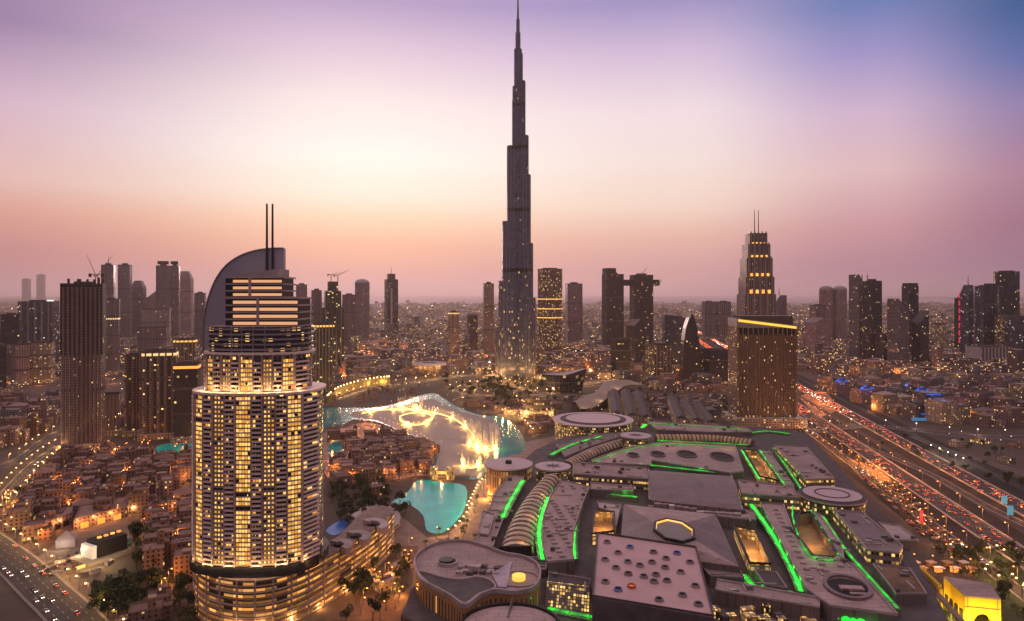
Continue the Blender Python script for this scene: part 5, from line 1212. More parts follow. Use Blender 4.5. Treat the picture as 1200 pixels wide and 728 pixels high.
def house(x, y, w, d, h, rot, col, fts, lab, name, cat, grp, wings=1):
    global nhouse
    nhouse += 1; HS.append((x, y, w*.72))
    t = thing(name, uniq(lab), cat, (x, y), grp); c, s = math.cos(rot), math.sin(rot)
    b_ = MB(); b_.prism(rect(x, y, w, d, rot), 0, h, 0, 1)
    b_.build('wall', [HM[col], RM[col]], t)
    for k in range(wings):
        u, v = R.choice(((.55,.2),(-.55,-.2),(.2,-.6),(-.2,.6),(.5,-.5),(-.5,.5))); hh = h*R.uniform(.55,.85); ww, dd_ = w*R.uniform(.45,.7), d*R.uniform(.45,.7); p = (x+u*w*c-v*d*s, y+u*w*s+v*d*c)
        b_ = MB(); b_.box(*p, ww, dd_, 0, hh, rot, 0, 1, False); b_.ribbon(rect(*p, ww-.5, dd_-.5, rot), .5, hh, hh+.9, 0, True); b_.build('side_wing', [HM[col], RM[col]], t)
    if fts[0] != 'a hipped roof': MB().ribbon(rect(x, y, w-.5, d-.5, rot), .5, h, h+1, closed=True).build('parapet', RM[col], t)
    for f in fts: add_feat(t, f, x, y, w, d, h, rot, col)
    return t
def hits(p, r): 
    for q in EXCL:
        if inside(p, q): return True
        for k in range(4):
            if inside((p[0]+r*(1,-1,0,0)[k], p[1]+r*(0,0,1,-1)[k]), q): return True
    return False
def fill(zone, px, sx, sy, rot, sz, hz, cols, name, cat, grp, marks, wings=1, jit=.25, lim=200, drop=0, occ=None):
    zp = PL(px); xs = [p[0] for p in zp]; ys = [p[1] for p in zp]; cx, cy_ = sum(xs)/len(xs), sum(ys)/len(ys); c, s = math.cos(rot), math.sin(rot)
    pts = []; n = int(max(max(xs)-min(xs), max(ys)-min(ys))/min(sx, sy))+2
    for i in range(-n, n+1):
        for j in range(-n, n+1):
            u, v = (i+R.uniform(-jit,jit))*sx, (j+R.uniform(-jit,jit))*sy; x, y = cx+u*c-v*s, cy_+u*s+v*c
            if not inside((x, y), zp) or R.random() < drop: continue
            if hits((x, y), sz[0]*.5): continue
            ppx, ppy = 600+x*FOC/y, HZ+CAM_H*FOC/y
            if ppx < -25 or ppx > 1225 or ppy > 765: continue
            pts.append((x, y, ppx, ppy))
    pts.sort(key=lambda p: p[1]); pts = pts[:lim]
    for x, y, ppx, ppy in pts:
        w, d, h = R.uniform(*sz), R.uniform(*sz), R.uniform(*hz); col = R.choice(cols)
        mk = min(marks, key=lambda m: math.hypot(m[1]-ppx, (m[2]-ppy)*1.6))[0]
        for tr_ in range(400):
            if tr_ > 60: col = R.choice(cols)
            fts = R.sample(FEAT, 1 if tr_ < 25 else 2)
            if len(fts) == 2 and 'a hipped roof' in fts: continue
            szw = 'low' if h < hz[0]+(hz[1]-hz[0])*.33 else 'tall' if h > hz[0]+(hz[1]-hz[0])*.67 else 'mid height'
            lab = f"{szw} {col} {cat} with {' and '.join(f[2:] if f[:2]=='a ' else f[3:] if f[:3]=='an ' else f for f in fts)} {mk}"
            if lab not in USED: break
        else: continue
        house(x, y, w, d, h, rot+R.choice((0, 0, math.pi/2))+R.uniform(-.06,.06), col, fts, lab, name, cat, grp, wings)
        if zone: keep(ellipse(x, y, sz[0]*.5, sz[0]*.5, 6))
LMA = [('near the lit white roofed yard',110,640),('near the bright boulevard',60,575),('beside the hotel foot',215,640),('below the turquoise pool',190,545),('beside the dark tree belt',165,650),('near the curved road',40,680),('in the middle of the old quarter',150,580)]
fill(1, [(-15,585),(30,560),(95,530),(150,522),(235,528),(235,560),(232,700),(215,728),(170,735),(190,690),(150,612),(95,605),(40,640),(-15,625)], 22, 19, .45, (13,18), (8,17), ('sand','brown','brown','rose'), 'courtyard_house', 'house', 'houses of the old quarter', LMA, 2, .2, 110)
LMC = [('on the island beside the fountain',470,520),('on the island by the hotel',395,560),('on the island above the lagoon',440,548),('on the island tip',500,540),('on the island by the teal canal',400,520),('at the top of the island',430,508)]
ISL = [(380,510),(392,504),(406,502),(420,497),(442,498),(468,509),(494,521),(508,538),(502,553),(478,561),(450,563),(420,563),(396,560),(380,556)]
tag(MB().prism(ccw(smooth(PL(ISL), 3, True)), 0, 1.4, 0, 1).build('island', [m_pave, m_pave]), kind='structure')
EXC_KEEP = EXCL[:]; EXCL[:] = [e for e in EXCL if e is not LAKE and e is not EXCL[-1]]
fill(1, ISL, 21, 18, .3, (13,18), (8,16), ('sand','brown','sand','rose'), 'souk_building', 'market hall', 'market buildings on the lake island', LMC, 2, .2, 55)
fill(1, [(384,556),(398,566),(412,570),(440,575),(456,582),(440,600),(420,600),(404,602),(384,612)], 24, 20, .5, (13,17), (7,12), ('sand','brown'), 'souk_building', 'market hall', 'market buildings below the island', [('on the shore right of the hotel',390,585),('on the shore left of the lagoon',450,588),('on the shore below the island',425,575)], 2, .2, 14)
LMD = [('beside the highway bend',950,450),('by the blue lit block',1090,470),('under the wedge towers',1015,440),('by the white hall',1150,440),('near the cross road',1030,490),('below the massive oval tower',1180,450),('behind the blue roofs',990,455),('near the slant roofed tower',1060,440)]
fill(1, [(958,470),(950,440),(985,428),(1060,432),(1215,432),(1215,500),(1150,500),(1080,492),(1010,486),(975,492)], 44, 40, .3, (22,32), (14,34), ('rose','grey','cream','rose'), 'apartment_block', 'apartment block', 'apartment blocks beyond the highway', LMD, 1, .25, 90)
LMB = [('left of the unfinished tower',50,480),('by the left picture edge',5,470),('between boulevard and pool',165,510),('below the grey office',40,450),('under the dark twin slabs',190,500),('behind the ribbed tower',130,450)]
fill(1, [(-15,450),(60,440),(140,432),(235,430),(235,520),(150,515),(95,500),(60,500),(-15,540)], 40, 36, .3, (20,30), (12,30), ('brown','grey','rose'), 'mid_block', 'block', 'blocks along the left boulevard', LMB, 1, .25, 50)
LME = [('between hotel and fountain wall',395,450),('behind the fountain',440,440),('near the disc roofed station',500,430),('left of the tall tower',560,430),('right of the tall tower',680,430),('under the linked towers',740,425),('near the leaf tower',800,440),('behind the long sheds',840,455),('beside the opera hall',700,445)]
fill(1, [(385,462),(385,432),(460,418),(560,412),(700,412),(850,420),(850,462),(800,462),(720,448),(640,436),(560,436),(480,440)], 52, 46, .2, (24,36), (10,30), ('rose','cream','grey','sand'), 'district_block', 'block', 'blocks around the lake district', LME, 1, .3, 80)
LMF = [('on the tower side of the lake',560,455),('beside the cream terraces',600,470),('beside the long sheds',690,470)]
fill(1, [(522,450),(580,450),(640,452),(660,470),(640,510),(622,505),(600,490),(560,478),(530,470)], 34, 30, .3, (14,24), (5,10), ('sand','brown'), 'lake_pavilion', 'pavilion', 'pavilions on the lake square', LMF, 1, .25, 22)

fill(1, [(640,452),(700,447),(765,452),(850,458),(855,496),(775,494),(690,484),(655,470)], 30, 26, .2, (13,22), (5,12), ('grey','rose','cream'), 'service_block', 'service block', 'service blocks behind the mall', [('by the wave canopy',690,460),('left of the brown hotel',845,480),('between the shed roofs',770,475),('behind the shed roofs',800,460),('by the opera hall',660,462)], 1, .25, 40)
fill(1, [(1010,510),(1060,512),(1215,520),(1215,600),(1140,575),(1060,535)], 60, 50, .3, (10,16), (4,7), ('sand','grey','cream'), 'site_hut', 'hut', 'huts on the sandy lot', [('on the lot by the cross road',1090,520),('on the lot near the light mast',1170,540),('on the lot beside the highway',1120,570)], 0, .4, 16, .3)
fill(1, [(390,470),(440,452),(500,446),(505,452),(470,466),(420,474)], 34, 30, .3, (8,14), (4,6), ('sand','rose'), 'shore_kiosk', 'kiosk', 'kiosks along the fountain shore', [('on the shore behind the fountain',450,462),('on the shore by the olive wall',405,470)], 0, .3, 14, .2)
# ---------------------------------------------------------------- far city, one mass up to the horizon
fc = [facade('far_wall_%d' % i, c, bay=5, flr=4, wf=.5, hf=.5, lit=l, s=s_) for i, (c, l, s_) in enumerate((((.26,.18,.16),.14,3.5),((.34,.25,.21),.2,4),((.16,.12,.12),.10,3)))]
b_ = MB()
for i in range(6500):
    y = 1650*(9.5**(R.random()**.85)); x = R.uniform(-.80,.80)*y
    if hits((x, y), 14): continue
    s_ = R.uniform(14,34)*(1+y/9000); h = R.choice((7,9,12,16,20,28)) if R.random() < .96 else R.uniform(35,75); b_.prism(rect(x, y, s_, s_*R.uniform(.6,1.2), R.choice((.2,.25,.9,1.77))), 0, h, R.choice((0,1,2)), 3)
tag(b_.build('far_city', fc+[mat('far_roof', (.27,.2,.185), .9, var=.4, scale=.02)]), 'low hazy city of pale blocks stretching to the horizon', kind='stuff')
b_ = MB()
for i in range(3600):
    y = (1300 if i % 5 else 720)*(9**R.random()); x = R.uniform(-.80,.80)*y
    if hits((x, y), 3): continue
    r = .24*y/FOC*R.uniform(.6,1.7); z = R.uniform(6,14); k = R.choice((0,0,0,1,1,2)); c = (x, y, z); P6 = [(x+r,y,z),(x,y+r,z),(x-r,y,z),(x,y-r,z)]
    for a in range(4): b_.face([P6[a], P6[(a+1)%4], (x,y,z+r)], k); b_.face([P6[(a+1)%4], P6[a], (x,y,z-r)], k)
tag(b_.build('far_street_lights', [g_lampo, g_lamp, g_lampw]), 'countless orange and white street lights over the far city', kind='stuff')

# ---------------------------------------------------------------- street lamps
def lamp_proto(name, h, mg, r=.9, arm=2.5):
    post = MB().bar((0,0,0), (0,0,h), .28, n=5, r1=.16).bar((0,0,h), (arm,0,h+.5), .14).mesh('post', m_steel); head = MB().ball((arm,0,h+.2), r, n=6, k=4, sz=.6).mesh('lamp_head', mg)
    return post, head
PR = {'o': lamp_proto('street_lamp', 11, g_lampo, .6), 'w': lamp_proto('street_lamp', 9, g_lamp, .75, 1.5), 'b': lamp_proto('street_lamp', 8, g_lampw, .7, 1)}
PRC = {'o': (1,.34,.08), 'w': (1,.55,.2), 'b': (1,.8,.55)}
nl = 0
def lamp(x, y, k, lab, grp, power=0, rot=0, nm=None):
    global nl
    nl += 1; nm = nm or ('work_lamp' if 'work' in lab or 'lot' in lab else 'floodlight' if 'floodlight' in lab else 'promenade_lamp' if 'promenade' in lab or 'lagoon' in lab or 'square' in lab else 'car_park_lamp' if 'car park' in lab else 'lantern' if 'lantern' in lab else 'street_lamp'); t = thing(nm, lab, nm.replace('_', ' '), (x, y), grp); t.rotation_euler = (0,0,rot)
    for n_, me in zip(('post', 'lamp_head'), PR[k]): o = bpy.data.objects.new(n_, me); COL.objects.link(o); o.parent = t
    if power:
        o = bpy.data.objects.new('lamp_light', LIGHTS.get((k, power)) or LIGHTS.setdefault((k, power), bpy.data.lights.new('lamp_light', 'POINT'))); o.data.energy = power; o.data.color = PRC[k]; o.data.shadow_soft_size = .8; COL.objects.link(o); o.parent = t; o.location = (1.5, 0, 8)
def row(pts, step, k, lab, grp, off=0, power=0, every=1, lim=999):
    USED.add(lab); s = step*.5; n = 0
    for i in range(len(pts)-1):
        a, b = Vector(pts[i]), Vector(pts[i+1]); L = (b-a).length; d = (b-a).normalized(); nn = Vector((-d.y, d.x))
        while s < L:
            p = a+d*s+nn*off; px_, py_ = 600+p.x*FOC/p.y, HZ+CAM_H*FOC/p.y
            if -5 < px_ < 1205 and py_ < 745 and n < lim: lamp(p.x, p.y, k, lab, grp, power if n % every == 0 else 0, math.atan2(-nn.y, -nn.x) if off > 0 else math.atan2(nn.y, nn.x)); n += 1
            s += step
        s -= L
row([HWY(y, 313.5) for y in range(420, 2100, 60)], 42, 'o', 'orange street lamp in the row along the far edge of the near highway carriageway', 'highway lamps', 0, 5000, 1)
row([HWY(y, 351) for y in range(420, 2300, 60)], 42, 'o', 'orange street lamp in the row along the near edge of the far highway carriageway', 'highway lamps', 0, 5000, 1)
row([HWY(y, 269) for y in range(420, 1500, 60)], 36, 'o', 'orange street lamp in the row along the slip road next to the mall car park', 'slip road lamps', 0, 3500, 1)
row(R1, 22, 'w', 'warm street lamp in the near row along the left boulevard', 'boulevard lamps', 11.5, 6000, 2); row(R1, 22, 'w', 'warm street lamp in the far row along the left boulevard', 'boulevard lamps', -11.5, 6000, 2)
row(R1b, 30, 'w', 'warm street lamp along the narrow road above the left boulevard', 'side road lamps', 8, 5000, 2)
row(R2, 18, 'w', 'warm street lamp on the inner side of the curved road at the lower left', 'curved road lamps', 16, 4000, 1)
row(R3, 40, 'b', 'white street lamp along the cross road right of the highway', 'cross road lamps', 14, 6000, 2)
row(R4, 30, 'w', 'warm street lamp along the lake road behind the fountain', 'lake road lamps', 9, 15000, 1)
row(smooth(PL([(548,606),(556,590),(566,572),(585,560)]), 5), 11, 'w', 'warm lamp along the promenade between lagoon and mall', 'promenade lamps', 0, 3500, 1)
row(smooth(PL([(505,630),(528,634),(545,618),(556,600)]), 5), 12, 'w', 'warm lamp along the near shore of the lagoon', 'lagoon lamps', 0, 3500, 1)
row(smooth(PL([(560,482),(590,485),(610,496),(625,512)]), 5), 22, 'w', 'warm lamp along the lake square by the tall tower', 'lake square lamps', 0, 6000, 1)
for j in range(3): row([P(1000+j*13, 548+j*3), P(1105+j*13, 655+j*3)], 16, 'o', '%s row orange lamp in the mall car park' % ('left', 'middle', 'right')[j], 'car park lamps', 0, 2500, 3)
row([P(1062,668), P(1150,676)], 12, 'o', 'orange lamp by the lit stalls above the yellow box', 'stall lamps', 0, 3500, 1)
row([P(930,506), P(985,540)], 20, 'o', 'orange lamp on the ramp below the brown hotel', 'ramp lamps', 0, 6000, 1)
for x, y in ((1090,529),(1100,533),(1110,538),(1119,541),(1128,545)): lamp(*P(x, y), 'b', 'bright white floodlight in the row beside the dark cross road', 'floodlights', 9000)
row(smooth(PL([(396,561),(420,564),(450,564),(480,562),(503,554)]), 5), 12, 'o', 'orange lantern along the lower shore of the island', 'island lanterns', 0, 3000, 1)
row(smooth(PL([(442,497),(468,508),(494,520),(508,538)]), 5), 16, 'o', 'orange lantern along the fountain side of the island', 'island lanterns', 0, 2500, 1)
def scatter(px, n, k, lab, grp, power):
    p = PL(px); xs = [q[0] for q in p]; ys = [q[1] for q in p]; c = 0; g = 0; USED.add(lab)
    while c < n and g < 3000:
        g += 1; x, y = R.uniform(min(xs), max(xs)), R.uniform(min(ys), max(ys))
        if inside((x, y), p) and not any(inside((x, y), ellipse(hx, hy, hr, hr, 8)) for hx, hy, hr in HS): lamp(x, y, k, lab, grp, power); c += 1
scatter([(0,590),(95,530),(150,522),(235,528),(232,700),(170,720),(190,690),(150,612),(95,605),(40,640)], 42, 'o', 'orange lantern in a lane of the old quarter', 'old quarter lanterns', 6500)
scatter(ISL, 22, 'o', 'orange lantern in a lane of the island', 'island lane lanterns', 4500)
scatter([(522,450),(580,450),(640,452),(655,470),(630,505),(560,478),(530,470)], 16, 'w', 'warm lamp among the trees of the lake square', 'square lamps', 15000)
scatter([(385,462),(385,432),(460,418),(560,412),(700,412),(850,420),(850,462),(720,448),(640,436),(480,440)], 40, 'o', 'orange lantern in a street of the lake district', 'district lanterns', 38000)
scatter([(958,470),(950,440),(1060,432),(1205,432),(1205,500),(1080,492),(975,492)], 34, 'o', 'orange lantern among the apartment blocks beyond the highway', 'apartment lanterns', 14000)
scatter([(-5,450),(60,440),(235,430),(235,520),(150,515),(60,500),(-5,540)], 24, 'o', 'orange lantern between the blocks along the left boulevard', 'left block lanterns', 12000)
scatter([(1100,650),(1215,645),(1225,730),(1180,730),(1165,690)], 14, 'w', 'warm lantern among the dark trees of the lower right park', 'park lanterns', 2500)
# orange lit work sites and glowing lots
m_site = mat('site_earth', (.30,.16,.09), .95, var=.4, scale=.05)
for i, (px, w) in enumerate((([(395,412),(440,398),(500,402),(495,414),(420,424)],12),([(655,430),(700,426),(705,436),(668,442)],8),([(905,400),(945,398),(950,412),(912,420)],8),([(935,465),(965,455),(985,480),(960,490)],6),([(850,386),(866,384),(868,410),(852,412)],8),([(985,535),(1030,548),(1050,568),(1010,562)],6))):
    p = ccw(PL(px)); tag(MB().face([(x,y,.1+.01*i) for x,y in p]).build('work_yard', m_site), kind='structure')
    cx, cy_ = sum(q[0] for q in p)/len(p), sum(q[1] for q in p)/len(p)
    for k in range(w):
        t = R.random(); a = R.choice(p); x, y = a[0]*t+cx*(1-t), a[1]*t+cy_*(1-t); lamp(x, y, 'o', ('orange work lamp on the earth yard behind the fountain','orange work lamp on the yard beyond the opera hall','orange lamp on the lot right of the tiered tower','orange lamp on the lot beside the highway bend','orange lamp on the road lot left of the brown hotel','orange lamp on the lot behind the round mall roof')[i], 'yard lamps', 30000 if cy_ > 1800 else 12000)
# green white lit gardens left of the tall tower
for i, (x, y) in enumerate(((542,434),(552,430),(562,433),(572,428),(582,426),(536,440),(566,438),(578,436))): lamp(*P(x, y), 'b', 'white floodlight on the garden left of the tall tower', 'garden floodlights', 16000)

# ---------------------------------------------------------------- lower left: the lit yard
D = dep(655, 4); b0 = P(104,660); b1 = P(128,652)
t = thing('yard_hall', uniq('black and white hall with lit front on a white platform in the lit yard'), 'hall', b0)
c = ((b0[0]+b1[0])/2, (b0[1]+b1[1])/2+10); ro = math.atan2(b1[1]-b0[1], b1[0]-b0[0])
MB().box(*c, 44, 26, 0, 2.5, ro).build('platform', m_conc, t); MB().box(c[0], c[1], 22, 16, 2.5, 14, ro).build('wall', m_black, t)
MB().box(c[0]-13.5*math.cos(ro), c[1]-13.5*math.sin(ro), 3, 15, 2.5, 12, ro).build('lit_front', glow('lit_front_panel', (1,.9,.8), .3), t); MB().box(c[0]+13*math.cos(ro), c[1]+13*math.sin(ro), 3, 13, 2.5, 10, ro).build('glass_end', mat('teal_glass', (.15,.35,.3), .3), t)
for k in range(4): MB().box(c[0]+(k-1.5)*5*math.cos(ro), c[1]+(k-1.5)*5*math.sin(ro)+3, 2.6, 2, 14, 15.2, ro).build('roof_light', g_orng if k % 2 else g_gold, t)
MB().box(c[0]+4, c[1]-14.5, 36, 1, .3, 2.3, ro).build('lit_step', g_gold, t)
for x, y in ((92,656),(100,670),(135,660),(85,640),(118,668)): point('yard_lamp', t, (*P(x, y), 7), 5000, (1,.7,.3), .8)
p = P(78,640); t = thing('white_tent', uniq('white peaked tent standing at the left end of the lit yard'), 'tent', p); MB().box(*p, 13, 10, 0, 6, .4).build('side_wall', m_rooflt, t); MB().prism(rect(*p, 14, 11, .4), 6, 12, 0, 0, True, offset(rect(*p, 14, 11, .4), .05)).build('peaked_roof', m_rooflt, t); point('tent_lamp', t, (p[0]+3, p[1]-12, 6), 2500, (1,.9,.75), .8)
for i, (px, lab) in enumerate((([(50,628),(84,614),(86,604),(54,614)],'long rose wall hall with dark openings left above the lit yard'),([(86,622),(150,606),(158,592),(96,602)],'long orange washed wall hall above the lit yard'))):
    p = ccw(PL(px)); t = thing('compound_hall', uniq(lab), 'hall', p[0]); MB().prism(p, 0, 9, 0, 1).build('wall', [HM['rose'] if i == 0 else HM['sand'], RM['rose']], t); MB().ribbon(offset(p, .98), .6, 9, 10, closed=True).build('parapet', RM['sand'], t)
    q = PL(px)
    for u in (.2,.5,.8): a = Vector(q[0]).lerp(Vector(q[1]), u); MB().box(a.x, a.y-.3, 6, .8, .3, 5, math.atan2(q[1][1]-q[0][1], q[1][0]-q[0][0])).build('opening', m_black if i == 0 else g_orng, t); point('wall_lamp', t, (a.x, a.y-6, 7), 3500 if i else 1200, (1,.4,.12), .6)
p = P(166,598); t = thing('watch_tower', uniq('small square tower house with a lit doorway beside the dark tree belt'), 'tower house', p); MB().box(*p, 11, 11, 0, 20, .4, 0, 1).build('wall', [HM['sand'], RM['rose']], t); MB().ribbon(rect(*p, 11.5, 11.5, .4), .8, 20, 21.6, closed=True).build('parapet', RM['rose'], t); MB().box(p[0], p[1]-6.6, 3, .6, 0, 8, .4).build('doorway', g_gold, t); point('door_lamp', t, (p[0]-1, p[1]-12, 6), 4000, (1,.5,.15), .6)
for i, (x_, y_, w_, d_, h_, c_) in enumerate(((70,660,7,3,3,m_white),(84,672,6,2.6,2.8,m_sand),(96,676,8,3,3,m_conc),(112,672,6,2.6,2.8,m_white),(60,668,6,3,2.6,m_concdk),(128,662,7,3,3,m_steel))):
    p = P(x_, y_); t = thing('site_cabin', uniq(('white cabin nearest the tent','sand coloured cabin by the curved road','grey cabin at the near edge','small white cabin right of the grey one','dark cabin at the left corner','steel cabin by the hall steps')[i]+' of the lit yard'), 'cabin', p); MB().box(*p, w_, d_, .2, h_, .5+.2*i).build('wall', c_, t); MB().box(*p, w_+.4, d_+.4, h_, h_+.25, .5+.2*i).build('roof', m_roofdk, t); MB().box(p[0]-.6, p[1]-d_/2-.1, 1, .3, .2, 2.2, .5+.2*i).build('door', m_dark, t)
# blue roofed lit hall group beyond the highway
t = thing('blue_lit_block', uniq('blue lit stepped block with cyan strips at its foot beyond the highway'), 'building', P(1096,494)); x, y = P(1096,492)
for i, (w, h) in enumerate(((66,12),(48,26),(30,42))): MB().box(x, y+14, w, 34-8*i, 0 if i == 0 else h-16, h, .1).build('storey', [F['blue'], m_roof], t); MB().box(x, y+14-(17-4*i)-.9, w*.8, 1, h-3, h-1, .1).build('blue_strip', g_blue, t)
for u in (-28, 26): MB().box(x+u, y-6, 24, 6, 0, 4, .1).build('cyan_sign', glow('cyan_strip', (.08,.36,.75), .4), t)
point('blue_lamp', t, (x, y-10, 20), 6000, (.2,.35,1), 1); point('blue_lamp', t, (x+10, y-8, 36), 4000, (.2,.35,1), 1)
for i, (xx, yy) in enumerate(((983,462),(1012,472),(1076,474))):
    p = P(xx, yy); t = thing('blue_roofed_block', uniq(('first','second','third')[i]+' apartment block from the highway with a blue lit stepped roof'), 'apartment block', p); MB().box(*p, 34, 26, 0, 26, .3, 0, 1).build('wall', [HM['rose'], RM['rose']], t); MB().box(*p, 18, 14, 26, 33, .3, 0, 1).build('roof_storey', [F['blue'], m_roof], t)
    for u in (-.3,.3): MB().box(p[0]+u*30, p[1]-12.6, 7, 1, 26, 30, .3).build('blue_strip', g_blue, t)
    point('blue_lamp', t, (p[0], p[1]-16, 33), 9000, (.15,.25,1), 1)
p = P(438,608); t = thing('garden_terrace', uniq('rose paved stepped terrace building with a pale round disc between hotel and lagoon'), 'terrace', p)
for i, (px, z) in enumerate((([(405,606),(420,596),(445,590),(466,598),(468,612),(450,622),(428,618)],6),([(412,604),(426,597),(445,594),(458,601),(452,612),(432,612)],10))): MB().prism(ccw(smooth(PL(px, z), 3, True)), 0 if i == 0 else 6, z, 0, 1).build('terrace_deck', [HM['rose'], m_rooflt], t)
p = P(452,613,12); MB().cyl(*p, 7, 6, 12, n=24).build('round_disc', m_white, t); MB().cyl(*p, 2.2, 12, 12.8, n=16).build('disc_centre', m_dark, t)
for i in range(16): q = P(R.uniform(415,460), R.uniform(597,612), 8); MB().box(*q, R.uniform(2,5), R.uniform(2,4), 6, R.uniform(8,12), .4).build('roof_unit', R.choice((m_rooflt, m_white, m_roofdk)), t)
for i, (xx, yy, w, d, z) in enumerate(((452,688,18,9,6),(470,668,12,7,5))):
    p = P(xx, yy); t = thing('garden_kiosk', uniq(('larger','smaller')[i]+' rose roofed kiosk in the garden between podium and guitar shaped wing'), 'kiosk', p); MB().box(*p, w, d, 0, z, .9, 0, 1).build('wall', [F['cream'], m_rooflt], t); MB().ribbon(rect(*p, w+1, d+1, .9), 1, z-.3, z+.5, closed=True).build('eave', m_rooflt, t); MB().box(p[0], p[1], w*.5, 1.5, z, z+1.4, .9).build('roof_unit', m_roofdk, t)
scatter([(395,690),(445,650),(485,645),(480,700),(440,735),(395,735)], 16, 'o', 'orange lantern in the garden in front of the hotel podium', 'garden lanterns', 2500)
# metro station style masts and signs by the highway
for i, (x, y) in enumerate(((1177,600),(1184,613))):
    p = P(x, y); t = thing('roadside_screen', uniq(('upper','lower')[i]+' blank pale blue lit screen on a post beside the highway'), 'screen', p); MB().bar((*p,0), (*p,9), .4).build('post', m_steel, t); MB().box(*p, 5, .6, 7, 15).build('screen_panel', glow('screen_blue', (.2,.6,.75), .4), t)
p = P(1080,616); t = thing('red_totem', uniq('red lit upright totem in the lamp rows of the car park'), 'sign', p); MB().box(*p, 2.2, 1.2, .5, 13).build('panel', g_redn, t); MB().box(*p, 3, 2, 0, .5).build('base', m_conc, t)
p = P(1172,538); t = thing('light_mast', uniq('thin tall mast on the sandy lot right of the cross road'), 'mast', p); MB().bar((*p,0), (*p,32), .5, r1=.3).build('pole', m_steel, t); MB().box(*p, 4, 1.5, 31, 32.4).build('lamp_frame', m_steel, t)
# lit stalls above the yellow box
for i in range(9):
    p = P(1072+i*9.5, 664+(i % 2)*7); t = thing('market_stall', uniq(f"{('white','sand','grey')[i%3]} canopied stall, {('first','second','third','fourth','fifth','sixth','seventh','eighth','ninth')[i]} from the mall in the lit row"), 'stall', p); MB().box(*p, 6, 5, 3.2, 3.8, .2).build('canopy', (m_white, m_sand, m_rooflt)[i % 3], t); MB().box(p[0], p[1]+1, 5, 2.5, 0, 3.0, .2).build('counter', g_orng if i % 2 else m_sand, t)
    for u in (-2.6, 2.6): MB().bar((p[0]+u, p[1]-2, 0), (p[0]+u, p[1]-2, 3.3), .15).build('post', m_steel, t)

# ---------------------------------------------------------------- trees
def crown_mesh(r, m, n=230, k=5):
    b_ = MB(); cl = [(R.uniform(-.55,.55)*r, R.uniform(-.55,.55)*r, R.uniform(-.3,.45)*r, R.uniform(.35,.6)*r) for _ in range(k)]
    for i in range(n):
        cx, cy_, cz, cr = R.choice(cl); v = Vector((R.gauss(0,1), R.gauss(0,1), R.gauss(0,1))).normalized()*cr*R.uniform(.6,1); c = Vector((cx, cy_, cz+r*.1))+v
        a = Vector((R.gauss(0,1), R.gauss(0,1), R.gauss(0,1))).normalized(); b = a.orthogonal().normalized(); b = b*math.cos(i)+a.cross(b)*math.sin(i); d = a.cross(b); s = r*R.uniform(.10,.2)
        b_.face([c+b*s, c+d*s*.7, c-b*s, c-d*s*.7])
    return b_.mesh('crown', m)
CR = [crown_mesh(4.2, m_leafs[i % 3]) for i in range(6)]; TK = MB().bar((0,0,0), (.2,.1,3.4), .35, n=6, r1=.2).bar((.1,0,2.2), (1.4,.4,4), .16, r1=.08).bar((.1,0,2.4), (-1.2,-.6,4.2), .15, r1=.07).mesh('trunk', m_trunk)
def palm_mesh():
    b_ = MB()
    for i in range(11):
        a = i*2.4; dx_, dy_ = math.cos(a), math.sin(a); el = R.uniform(.3,1.0); pts = [Vector((dx_*t*3.2, dy_*t*3.2, el*t*2.2-1.9*t*t*1.4)) for t in (0,.35,.7,1)]; sd = Vector((-dy_, dx_, 0))
        for (p, q), (w0, w1) in zip(zip(pts, pts[1:]), ((.2,.55),(.55,.45),(.45,.05))): b_.face([p+sd*w0-Vector((0,0,w0*.4)), p, q, q+sd*w1-Vector((0,0,w1*.4))]); b_.face([p, p-sd*w0-Vector((0,0,w0*.4)), q-sd*w1-Vector((0,0,w1*.4)), q])
    return b_.mesh('crown', m_leafs[1])
PM = [palm_mesh() for _ in range(3)]; PT_ = MB().bar((0,0,0), (.3,0,4), .28, n=6, r1=.22).bar((.3,0,4), (.4,.1,8), .22, n=6, r1=.17).mesh('trunk', m_trunk)
def tree(x, y, kind, lab, grp, s=1.0):
    t = thing('palm_tree' if kind else 'broadleaf_tree', lab, 'palm' if kind else 'tree', (x, y), grp); t.rotation_euler = (0,0,R.uniform(0,6.28)); t.scale = (s,s,s*R.uniform(.85,1.2))
    o = bpy.data.objects.new('trunk', PT_ if kind else TK); COL.objects.link(o); o.parent = t
    o = bpy.data.objects.new('crown', R.choice(PM) if kind else R.choice(CR)); COL.objects.link(o); o.parent = t; o.location = (.4,.1,8) if kind else (0,0,5.2)
def grove(px, n, kind, lab, grp, s=(.8,1.4), ex=True):
    USED.add(lab); p = PL(px); xs = [q[0] for q in p]; ys = [q[1] for q in p]; k = 0; g = 0
    while k < n and g < 4000:
        g += 1; x, y = R.uniform(min(xs), max(xs)), R.uniform(min(ys), max(ys))
        if inside((x, y), p) and not (ex and any(inside((x, y), e) for e in (TREE_EX))): tree(x, y, kind, lab, grp, R.uniform(*s)); k += 1
TREE_EX = [e for e in EXC_KEEP if len(e) < 12]
grove([(150,625),(185,640),(180,700),(150,728),(100,728),(120,705),(160,670)], 46, 0, 'dark tree in the belt between the old quarter houses and the curved road', 'trees of the dark belt', (1.0,1.8), False)
grove([(1095,645),(1215,640),(1230,735),(1180,735),(1170,690),(1110,675)], 62, 0, 'dark green tree in the park at the lower right around the yellow box', 'park trees', (.6,1.1), False)
grove([(385,600),(430,596),(470,590),(480,610),(440,618),(400,620)], 24, 0, 'dark tree on the lagoon shore right of the hotel', 'lagoon shore trees', (.9,1.4), False)
grove([(384,567),(420,568),(452,570),(460,582),(440,598),(400,600),(384,598)], 34, 0, 'dark tree between the island houses and the hotel pool', 'island foot trees', (.8,1.4), False)
